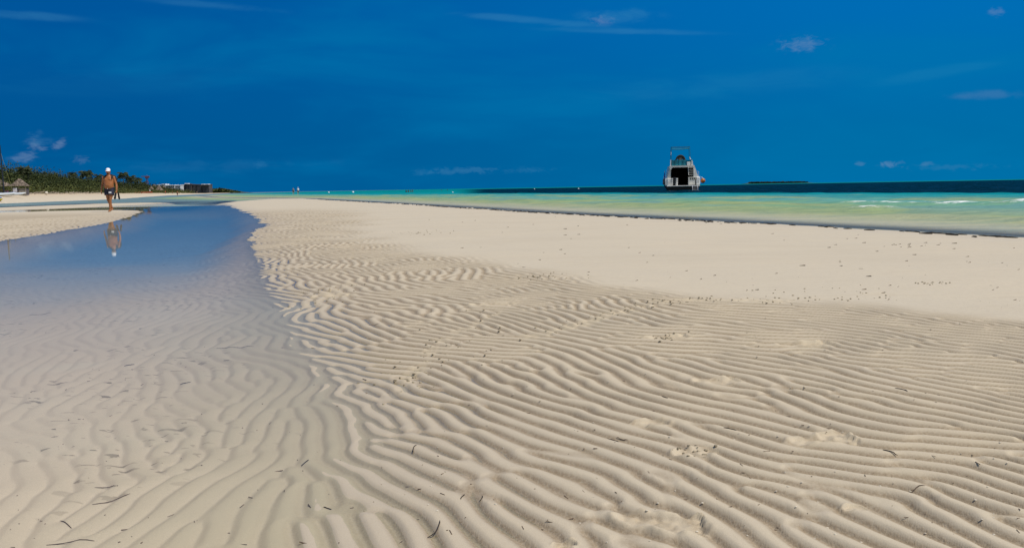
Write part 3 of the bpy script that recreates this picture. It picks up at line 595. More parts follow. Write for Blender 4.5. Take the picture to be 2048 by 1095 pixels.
# topsides above the navy hull: two long bulwarks
for s in (-1, 1):
    b = MB(); vs = []
    for y, w, z0, z1 in [(.02, 2.14, .62, 1.55), (2.5, 2.24, .8, 1.75), (5.5, 2.22, 1.0, 1.9), (8.5, 1.75, 1.22, 2.0), (10.8, .95, 1.4, 2.1), (12.3, .05, 1.55, 2.2)]: vs += [(s*w, y, z0), (s*(w+.03), y, z1), (s*max(w-.42, .0), y, z1), (s*max(w-.40, .0), y, z0)]
    fs = [(i*4+k, i*4+(k+1) % 4, (i+1)*4+(k+1) % 4, (i+1)*4+k) for i in range(5) for k in range(4)]+[(0, 1, 2, 3), (20, 21, 22, 23)]
    b.add(vs, fs).build('bulwark', M['gel'], BT)
def ab(a0, a1, b0, b1, y0, y1, m, name, parent, bev=.02):
    x0, z1 = S(a0, b0); x1, z0 = S(a1, b1); return MB().box(x0, x1, y0, y1, z0, z1, bev).build(name, m, parent)
qt = ab(246, 312, 705, 842, -.12, .5, M['gel'], 'quarter_moulding', BT, .08); ab(262, 292, 760, 812, -.135, -.10, M['cream'], 'hatch', qt, .01)
qt = ab(764, 830, 692, 828, -.12, .5, M['gel'], 'quarter_moulding', BT, .08); ab(782, 812, 750, 800, -.135, -.10, M['cream'], 'hatch', qt, .01)
# stepped stair blocks port of the opening and fittings to starboard
b = MB()
for i, (a0, a1) in enumerate(((318, 346), (396, 436))):
    for j in range(4): x0, z1 = S(a0, 705+33*j); x1, z0 = S(a1, 730+33*j); b.box(x0+(i*.03*(3-j)), x1, -.1+.05*(3-j)*-1, .35, z0, z1, .015)
    x0, z1 = S(a0+5, 705); x1, z0 = S(a1-4, 838); b.box(x0, x1, .0, .33, z0, z1)
b.build('stair', M['gel'], BT)
ab(346, 396, 690, 826, -.05, .3, M['navyhull'], 'outboard_cover', BT, .06)
b = MB(); x0, z1 = S(622, 690); x1, z0 = S(748, 835); b.box(x0, x1, .05, .5, z0, z1, .03); tp = b.build('transom_panel', M['cream'], BT)
b = MB()
for i in range(3):
    x0, z1 = S(650+34*i, 700); MB().box(x0, x0+.14, .02, .06, z1-.26, z1, .01).build('locker', M['glass'], tp)
for i in range(3): x0, z1 = S(648+36*i, 775); MB().tube([(x0, -.05, z1), (x0, -.05, z1-.38)], .03, 6).build('grab_rail', M['gel'], tp)
# deckhouse: side walls leaning inwards, roof with overhang, open cockpit
def wall(name, pts, y0, y1, m, inw=0): return MB().prism(pts, y0, y1).build(name, m, BT)
L = [S(245, 700), S(290, 485), S(345, 485), S(312, 545), S(310, 705)]; wall('cabin_side', L, .15, 7.0, M['cream'])
L = [S(715, 700), S(712, 500), S(735, 500), S(770, 600), S(805, 700)]; wall('cabin_side', L, .15, 7.0, M['gel'])
b = MB(); L = [S(285, 510), S(285, 482), S(722, 478), S(740, 505), S(720, 512), S(345, 512), S(325, 530), S(310, 560), S(305, 560)]; b.prism(L, .0, 7.4); b.build('flybridge_deck', M['cream'], BT)
b = MB(); x0, z1 = S(306, 500); x1, z0 = S(716, 830); b.box(x0, x1, 3.2, 3.3, z0, z1); bh = b.build('cockpit_bulkhead', M['dark'], BT)  # near-black cockpit surfaces: the shade inside is put into their colour
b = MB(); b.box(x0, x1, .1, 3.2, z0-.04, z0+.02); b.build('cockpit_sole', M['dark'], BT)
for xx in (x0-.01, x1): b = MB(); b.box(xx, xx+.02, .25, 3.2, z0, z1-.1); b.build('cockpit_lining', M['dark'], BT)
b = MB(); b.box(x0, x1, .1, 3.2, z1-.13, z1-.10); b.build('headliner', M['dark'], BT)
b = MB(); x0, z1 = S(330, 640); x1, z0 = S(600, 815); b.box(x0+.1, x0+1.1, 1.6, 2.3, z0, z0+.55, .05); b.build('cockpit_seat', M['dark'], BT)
b = MB(); b.prism([(-1.85, 1.75), (-1.5, 2.95), (1.5, 2.95), (1.85, 1.75)], 6.9, 7.0); b.build('windscreen', M['glass'], BT)
b = MB(); vs = [(-1.8, 7, 1.8), (1.8, 7, 1.8), (1.1, 11, 2.0), (-1.1, 11, 2.0), (-1.6, 7, 2.5), (1.6, 7, 2.5), (.8, 10.6, 2.25), (-.8, 10.6, 2.25)]; b.add(vs, [(0, 1, 5, 4), (1, 2, 6, 5), (2, 3, 7, 6), (3, 0, 4, 7), (4, 5, 6, 7), (0, 3, 2, 1)]); b.build('foredeck', M['gel'], BT)
# ladder to the flybridge
b = MB()
for a in (617, 712):
    x, zt = S(a, 480); x2, zb = S(a+6, 655); b.tube([(x, -.1, zt), (x2, -.35, zb)], .035, 8)
ld = b.build('flybridge_ladder', M['cream'], BT)
b = MB()
for j in range(5): x0, z = S(620, 525+32*j); x1, _ = S(716, 0); b.box(x0, x1, -.30, -.18, z-.02, z+.02, .006)
b.build('rung', M['cream'], ld)
# flybridge: teal canvas surround, pale seat, helm dome, arch, hoop
b = MB(); cs = [(-1.32, .25), (-1.36, 3.2), (-.9, 4.1), (.9, 4.1), (1.36, 3.2), (1.32, .25)]; n = len(cs); vs = []
for (x, y) in cs: vs += [(x*1.0, y, 3.10), (x*.94, y, 3.88), (x*.90, y-.03, 3.88), (x*.96, y-.03, 3.10)]
fs = [(4*i+k, 4*i+(k+1) % 4, 4*i+4+(k+1) % 4, 4*i+4+k) for i in range(n-1) for k in range(4)]+[(0, 1, 2, 3), (4*n-4, 4*n-3, 4*n-2, 4*n-1)]
b.add(vs, fs).build('canvas_surround', M['teal'], BT)
b = MB(); x0, z1 = S(332, 376); x1, z0 = S(596, 478); b.box(x0, x1, .22, .26, z0, z1-.02, .01); pn = b.build('rear_canvas_panel', M['teal'], BT)
b = MB()
for a in (332, 385, 455, 530, 596): x, z1 = S(a, 372); MB().tube([(x, .2, z1), (x, .2, 3.1)], .018, 6).build('stanchion', M['tealtube'], pn)
ab(597, 660, 418, 476, .1, .6, M['gel'], 'sun_seat', BT, .05)
b = MB(); vs = []; n = 14
for r in (.66, .46):
    for k in range(n+1): an = math.pi*k/n; x, z = -.17+r*math.cos(an), 3.80+r*1.15*math.sin(an); vs += [(x, 2.0, z), (x, 3.1, z-.1)]
fs = []
for k in range(n): i = 2*k; j = 2*(n+1)+2*k; fs += [(i, i+1, i+3, i+2), (j, j+2, j+3, j+1), (i, i+2, j+2, j), (i+1, j+1, j+3, i+3)]
b.add(vs, fs); b.build('folded_canopy', M['darkcloth'], BT, True)
b = MB(); b.box(-.48, .12, 2.4, 3.0, 3.15, 4.22, .12); b.ball((-.17, 2.5, 4.15), (.26, .2, .18)); b.build('helm_seat', M['grey'], BT, True)
b = MB(); L = [S(672, 480), S(676, 390), S(695, 388), S(708, 480)]; b.prism(L, .1, .5); b.build('arch_leg', M['gel'], BT); b = MB(); L = [S(300, 482), S(300, 375), S(316, 375), S(318, 482)]; b.prism(L, .1, .4); b.build('arch_leg', M['gel'], BT)
b = MB()
for a0, b0, a1, b1 in [(318, 480, 322, 142), (668, 480, 648, 142)]:
    x0, z0 = S(a0, b0); x1, z1 = S(a1, b1); b.tube([(x0, .3, z0), (x1, .5, z1)], .022, 8); b.tube([(x0, 2.9, z0), (x1, 2.4, z1)], .022, 8); b.tube([(x1, .5, z1), (x1, 2.4, z1)], .022, 8)
for bb_, yy in ((143, .5), (148, 2.4)): x0, z = S(322, bb_); x1, _ = S(648, 0); b.tube([(x0, yy, z), (x1, yy, z)], .03, 8)
b.build('bimini_frame', M['tealtube'], BT); 
b = MB(); x0, z = S(330, 178); x1, _ = S(640, 0); b.tube([(x0, .5, z-.02), ((x0+x1)/2, .5, z-.06), (x1, .5, z+.02)], .055, 8); b.build('furled_bimini', M['teal'], BT)
x, z = S(315, 262); b = MB(); b.box(x-.06, x+.05, .4, .44, z-.22, z+.2, .01); b.build('ensign', M['foamw'], BT)
x, z = S(653, 355); b = MB(); b.tube([(x-.06, .4, z+.18), (x+.08, .4, z-.12)], .06, 8); b.build('lifebuoy_light', M['foamw'], BT)
x, z = S(312, 230); b = MB(); b.tube([(x+.05, .4, 3.8), (x, .4, z+.2)], .018, 6); b.build('flag_staff', M['mastm'], BT)
# side rails
for s in (-1, 1):
    b = MB(); pts = [(s*2.05, .4, 2.3), (s*2.12, 2.5, 2.4), (s*2.1, 5.5, 2.55), (s*1.65, 8.5, 2.7), (s*.9, 10.8, 2.8), (0, 12.3, 2.9)]; b.tube(pts, .018, 6)
    for p in pts[:-1]: b.tube([p, (p[0], p[1], p[2]-.65)], .014, 6)
    b.build('side_rail', M['steel'], BT)
b = MB()
for a in (684, 778): x, z = S(a, 862); b.tube([(x, -.98, z+.15), (x, -1.12, z-.1), (x+.01, -1.16, z-.52)], .026, 8)
for j in range(3): x0, z = S(684, 872+24*j); x1, _ = S(778, 0); b.tube([(x0, -1.1, z), (x1, -1.1, z)], .010, 6)
sl_ = b.build('swim_ladder', M['foamw'], BT)
bw = BT.matrix_world
def boatpt(x, y, z): c, s = math.cos(R(-9)), math.sin(R(-9)); return (bp.x+x*c-y*s, 102+x*s+y*c, -.02+z)
x, z = S(882, 750); f1 = empty('ball_fender', boatpt(x+.05, .9, z-.3), 0, 'round orange fender ball hanging off the right side of the yacht', 'fender')
MB().ball((0, 0, .3), (.31, .31, .32), 20, 14).build('ball', M['orange'], f1, True); MB().tube([(0, 0, .6), (-.05, 0, .70), (-.32, 0, .82)], [.05, .03, .015], 8).build('lanyard', M['foamw'], f1)
x, z = S(192, 755); f2 = empty('tube_fender', boatpt(x-.02, .8, z-.4), 0, 'grey cylindrical fender hanging off the left side of the yacht', 'fender')
MB().tube([(0, 0, 0), (0, 0, .06), (0, 0, .7), (0, 0, .77)], [.07, .14, .14, .06], 14).build('tube', M['grey'], f2, True); MB().tube([(0, 0, .77), (.06, 0, .9), (.25, 0, 1.0)], .015, 6).build('lanyard', M['foamw'], f2)
x, z = S(203, 690); pd = empty('paddle_board', boatpt(x, .9, z-.1), 0, 'narrow blue board standing upright at the left rail of the yacht', 'board'); 
b = MB(); b.prism([(-.07, 0), (-.09, .35), (-.05, .75), (0, .82), (.05, .75), (.09, .35), (.07, 0)], -.03, .03); b.build('board', M['bluep'], pd)
MB().tube([(0, .05, .3), (.2, .05, .3)], .012, 6).build('tether', M['black'], pd)

# ---------------------------------------------------------------- mooring buoys
for u, v, Y_, lab, r in [(657.5, 383, 300, 'white float on the far sea, leftmost of the two near the sandbar couple', .30), (706, 382, 260, 'white float on the far sea, between the sandbar couple and the four bathers', .33), (905.5, 385, 150, 'small white float in pale water just right of the four bathers', .13), (1069, 380, 300, 'small white float on dark water midway between bathers and yacht', .2), (1157, 379, 230, 'small white float on dark water left of the yacht', .2)]:
    p = at(u, v, Y_); e = empty('mooring_buoy', (p.x, Y_, 0), 0, lab, 'buoy', 'white floats scattered over the sea')
    MB().ball((0, 0, r*.6), (r, r, r), 14, 10).build('float', M['foamw'], e, True); MB().tube([(0, 0, r*1.5), (0, 0, r*1.9)], r*.2, 8).build('ring', M['steel'], e)

# ---------------------------------------------------------------- thatched beach bar, palapas, catamaran
def thatch(b, cx, cy, z0, z1, hx, hy, ridge=.3, n=9, seed=1):
    rg = random.Random(seed)
    for i in range(n):
        t0 = i/n; t1 = (i+1.35)/n; 
        def ring(t, dz, j): 
            ex = hx*(1-t)+ridge*t; ey = hy*(1-t)+.05*t; m = 40; out = []
            for k in range(m):
                a = 2*math.pi*k/m; c, s = math.cos(a), math.sin(a); q_ = (abs(c)**5+abs(s)**5)**(-.2)
                r = 1+rg.uniform(-j, j); out.append((cx+ex*c*q_*r, cy+ey*s*q_*r, z0+(z1-z0)*t+dz+rg.uniform(-.05, .05)*j*12))
            return out
        a = ring(t0, -.05, .035); c_ = ring(min(t1, 1), -.06, .01); m = 40
        b.add(a+c_, [(k, (k+1) % m, m+(k+1) % m, m+k) for k in range(m)])
    return b
Yh = 104; p = at(41, 387.5, Yh); hx_, hy_, hzz = p.x, Yh, hz(p.x, Yh); s1_ = Yh/F
hut = empty('beach_bar', (hx_, hy_, hzz), R(18), 'small open beach bar of grey planks under a pointed thatched roof', 'hut')
b = MB(); thatch(b, 0, 0, 1.42, 2.55, 1.32, 1.2, .12); b.build('thatched_roof', M['thatch'], hut)
for (x, y) in ((-1.0, -.9), (1.0, -.9), (-1.0, .9), (1.0, .9), (0, -.9)): MB().tube([(x, y, 0), (x*.99, y, 1.6)], .055, 8).build('post', M['post'], hut)
b = MB()
for j in range(6): b.box(.04, 1.02, -.97, -.93, .03+.155*j, .17+.155*j, .005)
b.box(.0, 1.08, -1.1, -.85, .96, 1.0, .01); b.build('plank_front', M['plank'], hut)
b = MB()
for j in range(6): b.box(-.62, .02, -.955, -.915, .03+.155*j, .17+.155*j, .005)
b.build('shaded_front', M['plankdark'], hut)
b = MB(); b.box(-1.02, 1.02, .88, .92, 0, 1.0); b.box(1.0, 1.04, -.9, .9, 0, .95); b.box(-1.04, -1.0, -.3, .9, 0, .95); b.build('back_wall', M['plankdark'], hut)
b = MB(); b.box(-.55, .0, .2, .6, 0, .9, .02); b.build('counter', M['plank'], hut)
c18, s18 = math.cos(R(18)), math.sin(R(18))
tw = MB().box(-.30, .30, -.02, .02, -.62, .0, .01).build('towel', M['towel'], None); tw.location = (hx_-.40*c18+.8*s18, hy_-.40*s18-.8*c18, hzz+.93); tw.scale = (.85, 1, .85); tag(tw, 'white towel hung over the dark front of the thatched beach bar', 'towel')
hut.scale = (.80, .80, .86)
# palapa further left, with bright things beneath
p = at(4, 384, 112); zz_ = hz(p.x, 112); pal = empty('thatched_shade', (p.x-.2, 112, zz_), 0, 'wide thatched shade cut by the left picture edge behind the mast', 'thatched shade')
b = MB(); thatch(b, 0, 0, .95, 1.85, 1.6, 1.4, .1, 7, 4); b.build('thatched_roof', M['thatch'], pal)
for x in (-.9, .9): MB().tube([(x, 0, 0), (x, 0, 1.2)], .06, 8).build('post', M['post'], pal)
b = MB(); b.box(.5, 1.5, -.5, .3, 0, .45, .12); o_ = b.build('cloth_bundle', M['magenta'], None); o_.location = (p.x-.2, 111.2, zz_); tag(o_, 'magenta and purple bundle of cloth under the leftmost thatched shade', 'bundle')
# beached catamaran
Yc_ = 95; p = at(2, 384, Yc_); cz = hz(p.x, Yc_); ct = empty('beach_catamaran', (p.x-.30, Yc_, cz), 0, 'beached white catamaran with a tall dark mast and no sail at the left edge', 'sailboat')
for y0 in (0, 2.0):
    b = MB(); b.tube([(-2.2, y0, .30), (-1.2, y0, .24), (.4, y0, .22), (1.5, y0, .27), (2.05, y0, .40)], [(.08, .14), (.16, .2), (.17, .2), (.13, .17), (.02, .03)], 12); b.build('hull', M['hull'], ct, True)
for x in (-.9, .7): MB().tube([(x, -.05, .45), (x, 2.05, .45)], .04, 8).build('crossbeam', M['steel'], ct)
b = MB(); b.box(-.85, .65, .15, 1.85, .44, .46); b.build('trampoline', M['black'], ct)
MB().tube([(0, 1, .45), (.02, 1, 3.0), (0, 1, 6.1)], [(.075, .09), (.075, .09), (.055, .07)], 8).build('mast', M['mastm'], ct)
MB().tube([(.02, 1, 5.2), (1.1, 1, .55)], .012, 6).build('forestay', M['pole'], ct); MB().tube([(.05, 1, .95), (-1.9, 1, 1.0)], .035, 8).build('boom', M['mastm'], ct)
ct.rotation_euler = (0, 0, R(0))
p = at(3, 389.5, 86); kz = hz(p.x, 86); ky_ = empty('kayak', (p.x-.8, 86, kz), R(-20), 'yellow kayak with a blue deck lying on sand at the left edge', 'kayak')
b = MB(); b.tube([(-1.4, 0, .2), (-.8, 0, .17), (.6, 0, .17), (1.2, 0, .28)], [(.03, .05), (.18, .3), (.18, .3), (.03, .05)], 12); b.build('hull', M['yellowp'], ky_, True)
b = MB(); b.tube([(-.9, 0, .45), (.2, 0, .5), (1.0, 0, .42)], [(.05, .1), (.17, .22), (.05, .1)], 12); b.build('deck', M['bluep'], ky_, True)
p = at(92.5, 382, 112); o_ = MB().ball((0, 0, .2), (.22, .2, .23), 14, 10).build('float', M['shell'], None, True); o_.location = (p.x, 112, hz(p.x, 112)+.05); tag(o_, 'round cream float lying by the scrub right of the beach bar', 'float')
# far palapas
for i, (u, w, h, Y_, lab) in enumerate([(319, 7, 5, 420, 'largest far thatched shade on the beach left of the hotels'), (303, 5, 3.2, 400, 'low far thatched shade left of the largest one'), (309, 4, 3, 470, 'tiny far thatched shade just left of the largest one'), (328, 4.5, 3, 520, 'small far thatched shade just right of the largest one'), (343, 4, 3, 560, 'small far thatched shade before the white hotel')]):
    p = at(u, 384, Y_); z0 = hz(p.x, Y_); e = empty('thatched_shade', (p.x, Y_, z0), 0, lab, 'thatched shade', 'far thatched shades on the beach')
    b = MB(); r = w*Y_/F; thatch(b, 0, 0, 1.5, 1.5+h*.55, r, r, .1, 4, 30+i); b.build('thatched_roof', M['thatch'], e); MB().tube([(0, 0, 0), (0, 0, 2.2)], .12, 6).build('post', M['post'], e)
p = at(278, 386, 300); b = MB(); b.tube([(-5, 0, .25), (-2, 0, .33), (2, .3, .28), (5, 0, .3)], .16, 6)
rb = b.build('barrier_net', M['red2'], None); rb.location = (p.x, 300, hz(p.x, 300)); tag(rb, 'long orange-red net lying along the far beach below the palms', 'net')

# ---------------------------------------------------------------- leafy masses: batches of small quads with a tint
class Leaves:
    def __init__(s, seed): s.r = np.random.default_rng(seed); s.c = []; s.t = []
    def clump(s, c, rad, n, size, tint, flat=.7):
        d = s.r.normal(size=(n, 3)); d /= np.linalg.norm(d, axis=1)[:, None]; r = s.r.random(n)**.45
        lump = 1+.25*np.sin(d[:, 0]*5+c[0])*np.cos(d[:, 1]*4+c[1])
        P_ = np.array(c)+d*(r*lump)[:, None]*np.array(rad); P_[:, 2] = np.maximum(P_[:, 2], c[2]-rad[2]*.9)
        a = s.r.normal(size=(n, 3)); a /= np.linalg.norm(a, axis=1)[:, None]; b_ = np.cross(a, s.r.normal(size=(n, 3))); b_ /= np.linalg.norm(b_, axis=1)[:, None]
        sz = size*(.6+.8*s.r.random(n))[:, None]; a *= sz; b_ *= sz*flat
        s.c.append(np.stack([P_-a*.5-b_*.2, P_+b_*.5, P_+a*.5+b_*.2, P_-b_*.5], 1)); s.t.append(np.clip(tint+s.r.normal(size=n)*.16, 0, 1))
    def build(s, name, m, parent=None):
        V = np.concatenate(s.c).reshape(-1, 3).astype(np.float32); n = len(V)//4; me = bpy.data.meshes.new(name); me.vertices.add(len(V)); me.vertices.foreach_set('co', V.ravel())
        me.loops.add(len(V)); me.loops.foreach_set('vertex_index', np.arange(len(V), dtype=np.int32)); me.polygons.add(n); me.polygons.foreach_set('loop_start', np.arange(0, len(V), 4, dtype=np.int32)); me.polygons.foreach_set('loop_total', np.full(n, 4, np.int32)); me.update(calc_edges=True)
        a = me.attributes.new('tint', 'FLOAT', 'POINT'); a.data.foreach_set('value', np.repeat(np.concatenate(s.t), 4).astype(np.float32)); me.materials.append(m)
        o = bpy.data.objects.new(name, me); COL.objects.link(o); o.parent = parent; return o
mainline = MAIN[2:8]
def shore_pt(Y_, m):
    for (ax, ay), (bx, by) in zip([(-45, 40)]+mainline, mainline+[(-540, 1560)]):
        if ay <= Y_ <= by: t = (Y_-ay)/(by-ay); dx, dy = bx-ax, by-ay; L_ = math.hypot(dx, dy); return (ax+dx*t-m*dy/L_, Y_+m*dx/L_)
L1 = Leaves(3); rg = random.Random(5); cnt = 0
for Ybase in np.geomspace(88, 640, 84):
    sc1 = Ybase/150
    for j in range(15):
        m = 8.5+36*(j+rg.random())/15*(.8+.2*sc1); Y_ = Ybase*(1+rg.uniform(-.02, .02)); q_ = shore_pt(Y_, m)
        if not q_ or q_[0] < -1.0*Y_: continue
        z = hz(*q_); hgt = min(1.1+(m-8)*.1, 2.3)*rg.uniform(.5, 1.3)*(1 if Ybase < 420 else .8+.5*rg.random()); wd = hgt*rg.uniform(1.2, 2.2)*(1+.4*sc1)
        low_ = m < 12; tint = float(np.clip(.25+.9*mnoise.noise((Y_*.05, m*.15, 0))+rg.uniform(-.1, .1), 0, .7)) if not low_ else rg.uniform(.45, .95)
        L1.clump((q_[0], q_[1], z+hgt*.45), (wd, wd*1.2, hgt*.75), int(150), .17*max(1, sc1*.8)+.10, tint)
L1.build('dune_scrub', LEAF); tag(bpy.data.objects['dune_scrub'], 'dark green coastal scrub covering the dune behind the left beach', 'scrub', kind='stuff')
# palms
def palm_proto(seed, h, cr):
    rg = random.Random(seed); b = MB(); lean = rg.uniform(-.5, .5); b.tube([(0, 0, -.5), (lean*.3, 0, h*.4), (lean, 0, h)], [.20, .15, .12], 8)
    vs = []; fs = []; tt = []
    for k in range(26):
        a = 2*math.pi*k/26+rg.uniform(-.2, .2); el = rg.uniform(-.35, 1.15); L_ = cr*rg.uniform(.85, 1.1); pr = Vector((lean, 0, h)); d = Vector((math.cos(a)*math.cos(el), math.sin(a)*math.cos(el), math.sin(el))); n = 8
        for i in range(n):
            nxt = pr+d*(L_/n); d = (d+Vector((0, 0, -.24))).normalized(); side_ = d.cross(Vector((0, 0, 1))).normalized(); w = cr*.34*(1-abs(i/n-.4)*1.2)
            for s in (-1, 1):
                q0 = pr+side_*s*w+Vector((0, 0, -w*.6))+d*w*.6; c_ = len(vs); vs += [pr, pr+(nxt-pr)*.75, q0+(nxt-pr)*.45, q0]; fs.append((c_, c_+1, c_+2, c_+3)); tt.append(rg.random())
            pr = nxt
    return b, vs, fs, tt
palms = [(42, 332, 140, 'tallest palm on the dune straight above the beach bar'), (57, 336, 150, 'palm just right of the one above the beach bar'), (101, 345, 190, 'small palm on the dune crest midway from bar to walker'), (147, 344, 230, 'palm on the crest, the nearer left one of three left of the walker'), (174, 342, 250, 'large spreading palm on the crest left of the walker'), (197, 350, 270, 'palm on the crest just left of the walker\'s shoulder'), (212, 352, 285, 'palm half hidden behind the walker\'s shoulder'), (246, 346, 310, 'palm on the crest just right of the walker'), (262, 352, 330, 'palm second to the right of the walker'), (275, 356, 370, 'palm third to the right of the walker'), (84, 343, 175, 'faint palm between the beach bar and the crest\'s middle'), (287, 364, 430, 'last palm at the right end of the dune scrub')]
protos = []
for i, (u, v, Y_, lab) in enumerate(palms):
    p = at(u, v, Y_); z0 = hz(p.x, Y_); h = max(p.z-z0-.6, 2.0); cr = [1.5, 1.2, 1.3, 1.6, 2.6, 2.0, 2.0, 2.8, 2.7, 2.7, 1.3, 2.7][i]
    e = empty('palm_tree', (p.x, Y_, z0), 0, lab, 'palm', 'palms along the dune crest'); b, vs, fs, tt = palm_proto(i, h, cr); b.build('trunk', M['trunk'], e)
    o_ = mobj('crown', vs, fs, PALM, e); a = o_.data.attributes.new('tint', 'FLOAT', 'POINT'); a.data.foreach_set('value', np.repeat(np.array(tt), 4).astype(np.float32))
# driftwood and pale rocks at the foot of the scrub
b = MB(); rg = random.Random(9)
for i in range(150):
    Y_ = rg.uniform(95, 190); m = rg.gauss(8.2, 1.0); x, y = shore_pt(Y_, m); z = hz(x, y); r = rg.uniform(.08, .32)
    if rg.random() < .5: b.ball((x, y, z+r*.1), (r*1.8, r, r*.5), 7, 5)
    else: an = rg.random()*3; b.tube([(x, y, z+.05), (x+math.cos(an)*r*4, y+math.sin(an)*r*4, z+.15+r*.6)], [.06, .03], 5)
tag(b.build('driftwood', M['rock']), 'pale driftwood and bleached stones strewn at the foot of the scrub', 'driftwood', kind='stuff')

# ---------------------------------------------------------------- headland, far hotels, crane, island
def mound(name, prof, Y_, depth, kind='structure', col=None):
    n = len(prof); vs = []; rowsn = 9
    for j in range(rowsn):
        t = j/(rowsn-1)*2-1; f_ = math.sqrt(max(0, 1-t*t))
        for (u, v) in prof: p = at(u, v, Y_); hh = max(p.z, .3); vs.append((p.x, Y_+t*depth, -.6+(hh+.6)*f_))
    fs = [(j*n+i, j*n+i+1, (j+1)*n+i+1, (j+1)*n+i) for j in range(rowsn-1) for i in range(n-1)]
    return tag(mobj(name, vs, fs, col, None, True), kind=kind)
gm = mat('headland_soil', (.045, .055, .02), .9, .4, .02)
mound('headland', [(318, 386), (335, 382.5), (360, 381.5), (395, 381), (415, 380), (425, 377.5), (440, 376.2), (450, 377.5), (462, 380.5), (475, 383), (490, 385)], 1500, 60, col=gm)
L2 = Leaves(8); rg = random.Random(12)
for i in range(340):
    u = rg.uniform(322, 476); prof = [(322, 383.5), (345, 383), (395, 382.5), (415, 381), (427, 378.2), (440, 376.8), (452, 378.6), (463, 381.3), (478, 384.5)]
    v = float(np.interp(u, [q_[0] for q_ in prof], [q_[1] for q_ in prof])); Y_ = 1440+rg.uniform(-20, 60); p = at(u, v, Y_); L2.clump((p.x, Y_, p.z*rg.uniform(.3, .9)), (6, 5, 2.4), 40, 2.4, rg.uniform(.1, .7))
tag(L2.build('headland_woods', LEAF), 'dark green woods on the low headland beyond the hotels', 'woods', kind='stuff')
# sandy strip at the headland's end
def hotel(name, Y_, blocks, label, wallm, roofm, winm, floors):
    u0 = blocks[0][0]; p0 = at(u0, 384, Y_); e = empty(name, (p0.x, Y_, 0), 0, label, 'hotel')
    for bi, (ua, ub, vt, proud) in enumerate(blocks):
        a = at(ua, vt, Y_); c_ = at(ub, vt, Y_); x0, x1, zt = a.x-p0.x, c_.x-p0.x, a.z
        w_ = MB().box(x0, x1, -proud, 14, 0, zt, .05).build('wall', wallm, e)
        MB().box(x0-.5, x1+.5, -proud-.7, 14.5, zt, zt+1.3, .1).build('roof', roofm, e)
        nb = max(2, int((x1-x0)/3.6)); fh = (zt-2.5)/floors
        for f_ in range(floors):
            for k in range(nb):
                xa = x0+(k+.18)*(x1-x0)/nb; xb = x0+(k+.82)*(x1-x0)/nb; zb = 2.2+f_*fh; MB().box(xa, xb, -proud-.12, -proud+.1, zb+.4, zb+fh*.78).build('window', winm, w_)
    return e
hotel('hotel', 1380, [(312, 324, 370.5, 1), (325, 331, 369.3, 3), (332, 342, 371, 1), (343, 350.5, 371, 3), (352, 361, 371.2, 1)], 'white low hotel of stepped blocks, left of the dark one', M['concrete'], M['roofw'], M['darkglass'], 4)
hotel('hotel', 1400, [(363, 371, 369.8, 0), (371.3, 378, 368.8, 2), (379, 384, 369.5, 3), (385, 393, 370, 1), (394, 403, 370.3, 2), (404, 410, 370, 0), (411, 418.5, 370, 2)], 'dark glassy hotel with brown facade, right of the white one', M['brownwall'], M['brownwall'], M['darkglass'], 4)
for ua, ub, vt in [(371, 377, 367.9), (404, 410, 369.1), (412, 418, 369.1)]:
    a = at(ua, vt, 1396); c_ = at(ub, vt, 1396); hb = [o for o in bpy.data.objects if o.get('label', '').startswith('dark glassy')][0]; MB().box(a.x-hb.location.x, c_.x-hb.location.x, -8, 2, a.z, a.z+1.2).build('roof_slab', M['roofw'], hb)
Yk = 900; p = at(295.5, 382, Yk); pt = at(295.5, 352.5, Yk); cr_ = empty('tower_crane', (p.x, Yk, 0), 0, 'thin red tower crane rising behind the far palms', 'crane')
b = MB(); H_ = pt.z; w = .8
for sx1 in (-w, w):
    for sy1 in (-w, w): b.tube([(sx1, sy1, 0), (sx1, sy1, H_)], .14, 5)
for i in range(10): z0 = H_*i/10; z1 = H_*(i+1)/10; b.tube([(-w, -w, z0), (w, -w, z1)], .11, 4); b.tube([(w, w, z0), (-w, w, z1)], .11, 4); b.tube([(-w, w, z0), (-w, -w, z1)], .11, 4); b.tube([(w, -w, z0), (w, w, z1)], .11, 4)
b.build('mast', M['red'], cr_)
b = MB(); b.tube([(-6.5, 0, H_-.2), (3, 0, H_-.2)], .22, 4); b.tube([(-6.5, 0, H_-.1), (0, 0, H_+1.2), (3, 0, H_-.1)], .12, 4)
for i in range(8): b.tube([(-6.5+i*1.15, 0, H_-.2), (-6+i*1.15, 0, H_+.25+i*.05)], .1, 4)
b.build('jib', M['red'], cr_); MB().box(-1.7, 1.7, -1.2, 1.2, H_-2.0, H_-.4, .1).build('cab', M['red'], cr_); MB().box(1.6, 3.0, -.6, .6, H_-1.4, H_-.3, .1).build('counterweight', M['brownwall'], cr_)
mound('island', [(1488, 367.4), (1497, 366), (1503, 364.2), (1520, 364.6), (1540, 363.8), (1560, 364.2), (1575, 363.3), (1595, 363.6), (1610, 364), (1618, 365.2), (1630, 366)], 3200, 60, col=gm)
L3 = Leaves(18); rg = random.Random(13)
for i in range(160):
    u = rg.uniform(1500, 1614); p = at(u, 364.6-rg.random()*.9-(.7 if u > 1565 else 0), 3150); L3.clump((p.x, 3150, p.z*.75), (9, 9, 2.6), 26, 4.5, rg.uniform(0, .5))
tag(L3.build('island_woods', LEAF), 'dark low woods covering the far island on the right horizon', 'woods', kind='stuff')

# ---------------------------------------------------------------- small stuff on the sand
def H_at(x, y):
    """height of the built sand under points (nearest grid vertex)"""
    r_ = np.geomspace(.6, 62, 2000); i = np.clip(np.searchsorted(r_, y), 0, 1999); j = np.clip(np.rint((x/(r_[i]+.8)+1.0)/2.0*1149).astype(int), 0, 1149)
    return H.reshape(-1, 1150)[i, j]
rg = random.Random(21)
